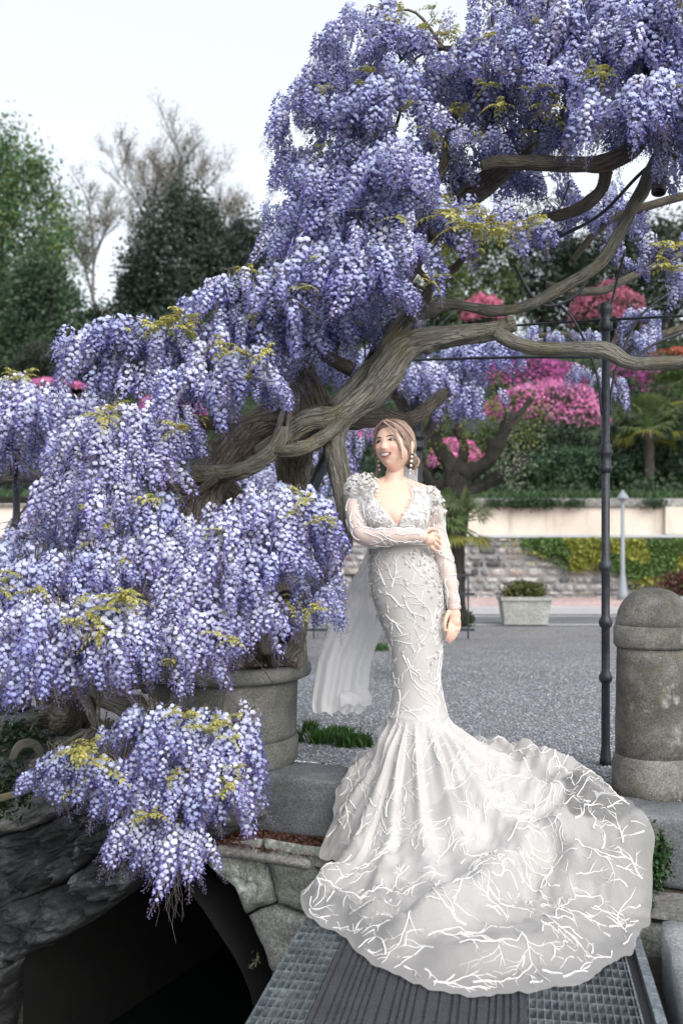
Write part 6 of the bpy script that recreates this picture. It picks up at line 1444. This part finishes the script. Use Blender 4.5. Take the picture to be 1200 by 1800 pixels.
# the lining stops short on the right: there only tulle
q = N(t, 'ShaderNodeMath', operation='MULTIPLY_ADD'); L_(t, wv, q.inputs[0]); q.inputs[1].default_value = .7; q.inputs[2].default_value = .62; q2 = N(t, 'ShaderNodeMath', operation='MULTIPLY'); L_(t, mr.outputs[0], q2.inputs[0]); L_(t, q.outputs[0], q2.inputs[1])
ca = N(t, 'ShaderNodeAttribute', attribute_name='col'); q3 = N(t, 'ShaderNodeMath', operation='MAXIMUM'); L_(t, q2.outputs[0], q3.inputs[0]); L_(t, ca.outputs['Fac'], q3.inputs[1])
mx = N(t, 'ShaderNodeMixShader'); L_(t, q3.outputs[0], mx.inputs[0]); L_(t, b.outputs[0], mx.inputs[1]); L_(t, tb_.outputs[0], mx.inputs[2])
trl = N(t, 'ShaderNodeBsdfTranslucent'); L_(t, c, trl.inputs[0]); mx2 = N(t, 'ShaderNodeMixShader'); mx2.inputs[0].default_value = .12; L_(t, mx.outputs[0], mx2.inputs[1]); L_(t, trl.outputs[0], mx2.inputs[2]); L_(t, mx2.outputs[0], o.inputs[0])
skirt = A.build('gown_skirt', M_gown, bride)

# bodice with a deep V, open between the two fronts
def vedge(py): return 0.02+.54*smooth(0, 1, (932-py)/75.0) if py < 932 else 0.0
M_lace = plain('white_lace', (.70, .69, .68), .7, nz=.10, scale=90, bs=.8, bd=.006)
A = Acc(); V = []; rows = list(np.linspace(856, 958, 30)); NB = 72
for py in rows:
    e = vedge(py)
    for k in range(NB+1):
        f = k/NB; ph = e+(2*math.pi-2*e)*f; V.append(torso(wrapd(ph), py, .007+.003*mnoise.noise(Vector((ph*5, py*.1, 0)))+.004*math.exp(-((f-.0)/.03)**2)+.004*math.exp(-((f-1)/.03)**2)))
A.add(V, [(i*(NB+1)+k, (i+1)*(NB+1)+k, (i+1)*(NB+1)+k+1, i*(NB+1)+k+1) for i in range(len(rows)-1) for k in range(NB)])
bod = A.build('bodice', M_lace, bride)
md = bod.modifiers.new('t', 'SOLIDIFY'); md.thickness = .003
A = Acc(); V, Fs, _ = tube_geo([torso(a, 958, .010) for a in np.linspace(-math.pi, math.pi, 60)], [.0035]*60, 6); A.add(V, Fs); A.build('waist_seam', M_lace, bride)
# fine tulle over the open neckline
# sleeves: sheer tubes over the arms
M_sheer, t, b, o = new_mat('sheer_tulle')
b.inputs['Base Color'].default_value = (.80, .78, .78, 1); b.inputs['Roughness'].default_value = .6
tb_ = N(t, 'ShaderNodeBsdfTransparent'); mx = N(t, 'ShaderNodeMixShader'); fr = N(t, 'ShaderNodeLayerWeight'); fr.inputs[0].default_value = .35
mr = N(t, 'ShaderNodeMapRange'); L_(t, fr.outputs['Facing'], mr.inputs[0]); mr.inputs[3].default_value = .66; mr.inputs[4].default_value = .35
L_(t, mr.outputs[0], mx.inputs[0]); L_(t, b.outputs[0], mx.inputs[1]); L_(t, tb_.outputs[0], mx.inputs[2]); L_(t, mx.outputs[0], o.inputs[0])
def frame_of(Q):
    T = []; nr_ = None; out = []
    for i in range(len(Q)):
        t_ = (Q[min(len(Q)-1, i+1)]-Q[max(0, i-1)]).normalized()
        if nr_ is None: nr_ = t_.orthogonal().normalized()
        nr_ = (nr_-t_*nr_.dot(t_)).normalized(); out.append((nr_.copy(), t_.cross(nr_)))
    return out
SLV = []
for arm in (ARM_R, ARM_L):
    q = crom([(*p, r) for p, r in arm[1:]], 10); Q = [Vector(x[:3]) for x in q]; Rr = [x[3] for x in q]; Fm = frame_of(Q); n = len(Q)
    def smap(a, u, Q=Q, Rr=Rr, Fm=Fm, n=n):
        f = min(.999, max(0, u))*(n-1); i = int(f); w = f-i; c = Q[i].lerp(Q[i+1], w); r = lerp(Rr[i], Rr[i+1], w); n1 = Fm[i][0].lerp(Fm[i+1][0], w); n2 = Fm[i][1].lerp(Fm[i+1][1], w)
        wr = .0022*math.sin(u*60+2*math.sin(a))*smooth(.35, .6, u)*(1-smooth(.9, 1, u))
        return c+(n1*math.cos(a)+n2*math.sin(a))*(r+.0045+wr)
    V = [smap(2*math.pi*k/28, i/60) for i in range(61) for k in range(28)]
    A = Acc(); A.add(V, [(i*28+k, i*28+(k+1) % 28, (i+1)*28+(k+1) % 28, (i+1)*28+k) for i in range(60) for k in range(28)]); A.build('sleeve', M_sheer, bride); SLV.append(smap)
    V, Fs, _ = tube_geo([smap(a, 1.0) for a in np.linspace(0, 6.28, 24)], [.0018]*24, 5); A = Acc(); A.add(V, Fs); A.build('cuff', M_lace, bride)
# branching corded embroidery
M_cord = plain('white_cord', (.73, .725, .71), .8, nz=.05, scale=160, bs=.6, bd=.003)
rr = random.Random(41)
OCC = {}; CID = [0]
def okey(p): return (int(p.x/.011), int(p.y/.011), int(p.z/.011))
def cord(A, fn, u, v, ang, L, w, dep, lim, curl=.9, par=-1):
    """grow a raised branching cord over the surface fn(u, v); ang is measured in the surface"""
    step = .011 if w > .004 else .009; n = int(L/step); pts = []; e = 1e-3; CID[0] += 1; me_ = CID[0]; kids = []; bend = rr.uniform(-.05, .05); off = .0025
    for i in range(n):
        if not lim(u, v): break
        p = fn(u, v); du = (fn(u+e, v)-p)/e; dv = (fn(u, v+e)-p)/e; nn = du.cross(dv)
        if nn.length < 1e-9: break
        if CROWD[0]:
            kk_ = okey(p); oc = OCC.get(kk_)
            if oc is not None and oc != me_ and not (oc == par and i < 3):
                if i > 2: break
            if oc is None: OCC[kk_] = me_
        nn.normalize(); t1 = dv.normalized(); t2 = nn.cross(t1)
        if nn.dot(OUTF[0](p, u, v)) < 0: nn = -nn
        if pts and (p-pts[-1][0]).length > step*2.5: break
        pts.append((p, nn)); dr = t1*math.cos(ang)+t2*math.sin(ang)
        a11, a12, a22 = du.dot(du), du.dot(dv), dv.dot(dv); b1, b2 = dr.dot(du), dr.dot(dv); D = a11*a22-a12*a12
        if abs(D) < 1e-12: break
        u += (b1*a22-b2*a12)/D*step; v += (a11*b2-a12*b1)/D*step
        bend += rr.uniform(-.10, .10)*curl; bend *= .82; ang += bend+rr.uniform(-.2, .2)*curl
        if dep > 0 and i > 1 and rr.random() < (.30 if dep > 1 else .26):
            sg = rr.choice((-1, 1)); kids.append((A, fn, u, v, ang+sg*rr.uniform(.45, 1.0), L*rr.uniform(.28, .6), w*rr.uniform(.45, .75), dep-1, lim, curl, me_))
    for kk_ in kids: cord(*kk_)
    m = len(pts)
    if m < 4: return
    V = []; k3 = []
    for i, (p, nn) in enumerate(pts):
        t_ = (pts[min(m-1, i+1)][0]-pts[max(0, i-1)][0]); s = nn.cross(t_)
        if s.length < 1e-9: s = Vector((1, 0, 0))
        s.normalize(); wi = .9*w*(1-.8*(i/(m-1))**1.3)*(.85+.4*rr.random()); b0 = p+nn*off
        V += [p+nn*.0005-s*wi*.5, b0+nn*wi*.28-s*wi*.2, b0+nn*wi*.28+s*wi*.2, p+nn*.0005+s*wi*.5]
    A.add(V, np.array([(4*i+k, 4*i+k+1, 4*i+4+k+1, 4*i+4+k) for i in range(m-1) for k in range(3)]))
UPF = [False]; CROWD = [True]; axis_out = lambda p, u, v: p-Vector((CX-.03, CYk, p.z)); OUTF = [axis_out]
A = Acc(); n = 0
lim = lambda u, v: .02 < v < 1.985
UPF[0] = False
for k in range(110):       # skirt down to the knee
    u = rr.uniform(-1.9, 1.9); v = rr.uniform(.03, .98); cord(A, gown, u, v, rr.choice((0, math.pi, .8, -.8, 2.4, -2.4))+rr.uniform(-.5, .5), rr.uniform(.10, .26), rr.uniform(.006, .0095), 3, lim, 1.1)
A.build('skirt_embroidery', M_cord, skirt, kind='stuff')
A = Acc(); OUTF[0] = lambda p, u, v: (p-Vector((CX, CYk, p.z))).normalized()*.25+Vector((0, 0, 1))
seeds = []; tries = 0
while len(seeds) < 460 and tries < 20000:
    tries += 1; u = rr.uniform(-math.pi, math.pi); Rm = Rout(u)
    if rr.random() > (Rm/1.6)**2: continue
    r_ = math.sqrt(rr.random()); t_ = r_**(1/1.45); p = train(u, min(.97, t_))
    if p.y > YB+.75: continue
    if any((p-s_).length < .068 for s_, _, _ in seeds): continue
    seeds.append((p, u, min(.97, t_)))
for p, u, t_ in seeds:
    cord(A, train, u, t_, rr.choice((0, math.pi))*0+math.pi*.5+rr.choice((0, math.pi))+rr.gauss(0, 1.1), rr.uniform(.12, .34), rr.uniform(.0048, .0092), 3, lambda u, v: .01 < v < .985, 1.0)
A.build('train_embroidery', M_cord, skirt, kind='stuff')
A = Acc(); UPF[0] = False
for smap in SLV:
    OUTF[0] = lambda p, u, v, s=smap: p-(s(0, v)+s(math.pi, v))/2
    for k in range(60):
        cord(A, (lambda a, u, s=smap: s(a, u)), rr.uniform(0, 6.28), rr.uniform(.02, .9), rr.choice((0, math.pi))+rr.uniform(-.5, .5), rr.uniform(.08, .22), rr.uniform(.006, .010), 2, lambda u, v: .01 < v < .99, 1.2)
A.build('sleeve_embroidery', M_cord, bride, kind='stuff')
A = Acc(); OUTF[0] = axis_out
for k in range(46):
    s_ = rr.choice((-1, 1)); cord(A, lambda u, v: torso(u, lerp(858, 957, v), .011), s_*rr.uniform(.3, 1.3), rr.uniform(.2, .95), rr.uniform(0, 6.28), rr.uniform(.05, .12), .006, 2, lambda u, v: abs(u) > vedge(lerp(858, 957, v))+.03 and .02 < v < .98, 1.2)
A.build('bodice_embroidery', M_cord, bod, kind='stuff')
# fabric petals: shoulders, bodice edges, hips
M_petw = leaf_mat('white_fabric_petal', (.82, .815, .80), (.86, .86, .85), trans=.35, attr=False)
def petal(A, p, nrm, s):
    u_ = nrm.orthogonal().normalized(); a = rr.uniform(0, 6.28); w_ = nrm.cross(u_); x_ = u_*math.cos(a)+w_*math.sin(a); y_ = nrm.cross(x_); cu = rr.uniform(.2, .6); V = [p+nrm*.002]
    m = 7
    for k in range(m):
        f = k/(m-1)*2-1; V.append(p+x_*s*(1-.35*abs(f)**2)+y_*f*s*.62+nrm*(cu*s*(.5+.5*abs(f))+.15*s*rr.random()))
    V2 = [p+x_*s*.5+y_*f*s*.5+nrm*(cu*.2*s+.004) for f in (-.9, 0, .9)]
    i = A.n; A.add(V+V2, [(0, 8, 1), (8, 2, 1), (8, 3, 2), (8, 9, 3), (9, 4, 3), (9, 5, 4), (9, 10, 5), (10, 6, 5), (10, 7, 6), (0, 10, 7)][:]+[(0, 9, 8), (0, 10, 9)])
A = Acc()
def scatter(c, rad, n, s, nrm0=Vector((0, -1, .2))):
    for _ in range(n):
        d = Vector((rr.gauss(0, 1), rr.gauss(0, 1), rr.gauss(0, 1))).normalized()
        if d.y > .6: d.y *= -1
        p = c+Vector((d.x*rad[0], d.y*rad[1], d.z*rad[2])); petal(A, p, (d+nrm0*.3).normalized(), s*rr.uniform(.7, 1.2))
scatter(B(630, 860, .01), (.060, .06, .070), 380, .014); scatter(B(646, 856, -.03), (.045, .05, .060), 110, .016); scatter(B(652, 872, -.06), (.035, .04, .06), 60, .014)
scatter(B(756, 874, .02), (.048, .06, .050), 320, .014); scatter(B(770, 897, .0), (.030, .04, .06), 50, .016); scatter(B(742, 876, -.03), (.040, .04, .045), 90, .014)
for k in range(90):
    f = rr.random(); s_ = rr.choice((-1, 1)); py = lerp(848, 930, f); e = .05+.50*(1-f)+rr.uniform(0, .12); p = torso(s_*e, max(856, py), .010)+Vector((0, 0, max(0, 856-py)*S_)); petal(A, p, Vector((0, -1, .2)), .011)
for k in range(150):
    s_ = rr.choice((-1, 1)); py = rr.uniform(862, 935); e = vedge(py); ph = s_*(e+abs(rr.gauss(.05, .45))); p = torso(ph, py, .010); petal(A, p, (p-B(trow(py)[0], py)).normalized(), .013)
for k in range(330):
    s_ = rr.choice((-1, 1)); py = 962+abs(rr.gauss(0, 85)); 
    if py > 1185: continue
    ph = s_*(1.25 if rr.random() < .7 else rr.uniform(.1, 1.3))+rr.gauss(0, .28); p = torso(ph, py, .012); petal(A, p, (p-B(trow(py)[0], py)).normalized(), .015)
A.build('petal_applique', M_petw, bride, kind='stuff', smooth_=False)
# ---- veil: from the back of the head, down behind her and blown out to the left
M_veil, t, b, o = new_mat('veil_tulle')
v_ = coords(t, (5, 5, .7)); f = noise_n(t, v_, 2, 4); b.inputs['Base Color'].default_value = (.88, .88, .89, 1); b.inputs['Roughness'].default_value = .7
trl = N(t, 'ShaderNodeBsdfTranslucent'); trl.inputs[0].default_value = (.88, .88, .89, 1); m0 = N(t, 'ShaderNodeMixShader'); m0.inputs[0].default_value = .45; L_(t, b.outputs[0], m0.inputs[1]); L_(t, trl.outputs[0], m0.inputs[2])
tb_ = N(t, 'ShaderNodeBsdfTransparent'); mx = N(t, 'ShaderNodeMixShader'); mr = N(t, 'ShaderNodeMapRange'); L_(t, f, mr.inputs[0]); mr.inputs[1].default_value = .3; mr.inputs[2].default_value = .7; mr.inputs[3].default_value = .12; mr.inputs[4].default_value = .42
L_(t, mr.outputs[0], mx.inputs[0]); L_(t, m0.outputs[0], mx.inputs[1]); L_(t, tb_.outputs[0], mx.inputs[2]); L_(t, mx.outputs[0], o.inputs[0])
VT = [(775, 716, 728, .10), (800, 712, 737, .12), (840, 704, 738, .15), (880, 690, 745, .20), (940, 660, 740, .24), (1000, 634, 720, .27), (1060, 600, 700, .29), (1120, 574, 675, .31), (1180, 556, 655, .32), (1230, 547, 650, .33), (1262, 544, 648, .33), (1273, 548, 640, .31)]
VA = np.array(VT, float); rows = np.linspace(775, 1273, 70); NV = 60
for layer in range(2):
    V = []
    for py in rows:
        xl, xr, dy = (float(np.interp(py, VA[:, 0], VA[:, k])) for k in (1, 2, 3))
        amp = .028*smooth(800, 1000, py)
        for k in range(NV+1):
            f_ = k/NV; x = lerp(xl, xr, f_)
            w_ = .7*math.sin(f_*13+layer*1.3+py*.006)+.3*math.sin(f_*31+py*.01+layer)
            V.append(B(x+2*mnoise.noise(Vector((f_*3, py*.02, layer))), py+(3*math.sin(f_*22) if py > 1240 else 0), dy+amp*w_+layer*.05))
    A = Acc(); A.add(V, [(i*(NV+1)+k, i*(NV+1)+k+1, (i+1)*(NV+1)+k+1, (i+1)*(NV+1)+k) for i in range(len(rows)-1) for k in range(NV)]); o_ = A.build('veil', M_veil, bride) if layer == 0 else link('veil_layer', A.mesh('veil_layer'), M_veil, o_)
# the veil's end folds back on itself just above the grass
V = []; n1, n2 = 40, 24
for i in range(n1+1):
    u = i/n1
    for j in range(n2+1):
        a = -0.3+j/n2*4.6; r_ = lerp(.060, .095, u)*(1-.25*math.sin(u*math.pi)); cx_ = lerp(598, 640, u); cy_ = lerp(1252, 1247, u)
        V.append(B(cx_, cy_, .30)+Vector((.0+.05*math.sin(u*6)*.2+(.045*math.cos(a)*u), -.6*r_*math.cos(a), r_*.78*math.sin(a)))+Vector((0, 0, .006*math.sin(u*14+a*3))))
A = Acc(); A.add(V, [(i*(n2+1)+j, i*(n2+1)+j+1, (i+1)*(n2+1)+j+1, (i+1)*(n2+1)+j) for i in range(n1) for j in range(n2)]); link('veil_fold', A.mesh('veil_fold'), M_veil, o_)
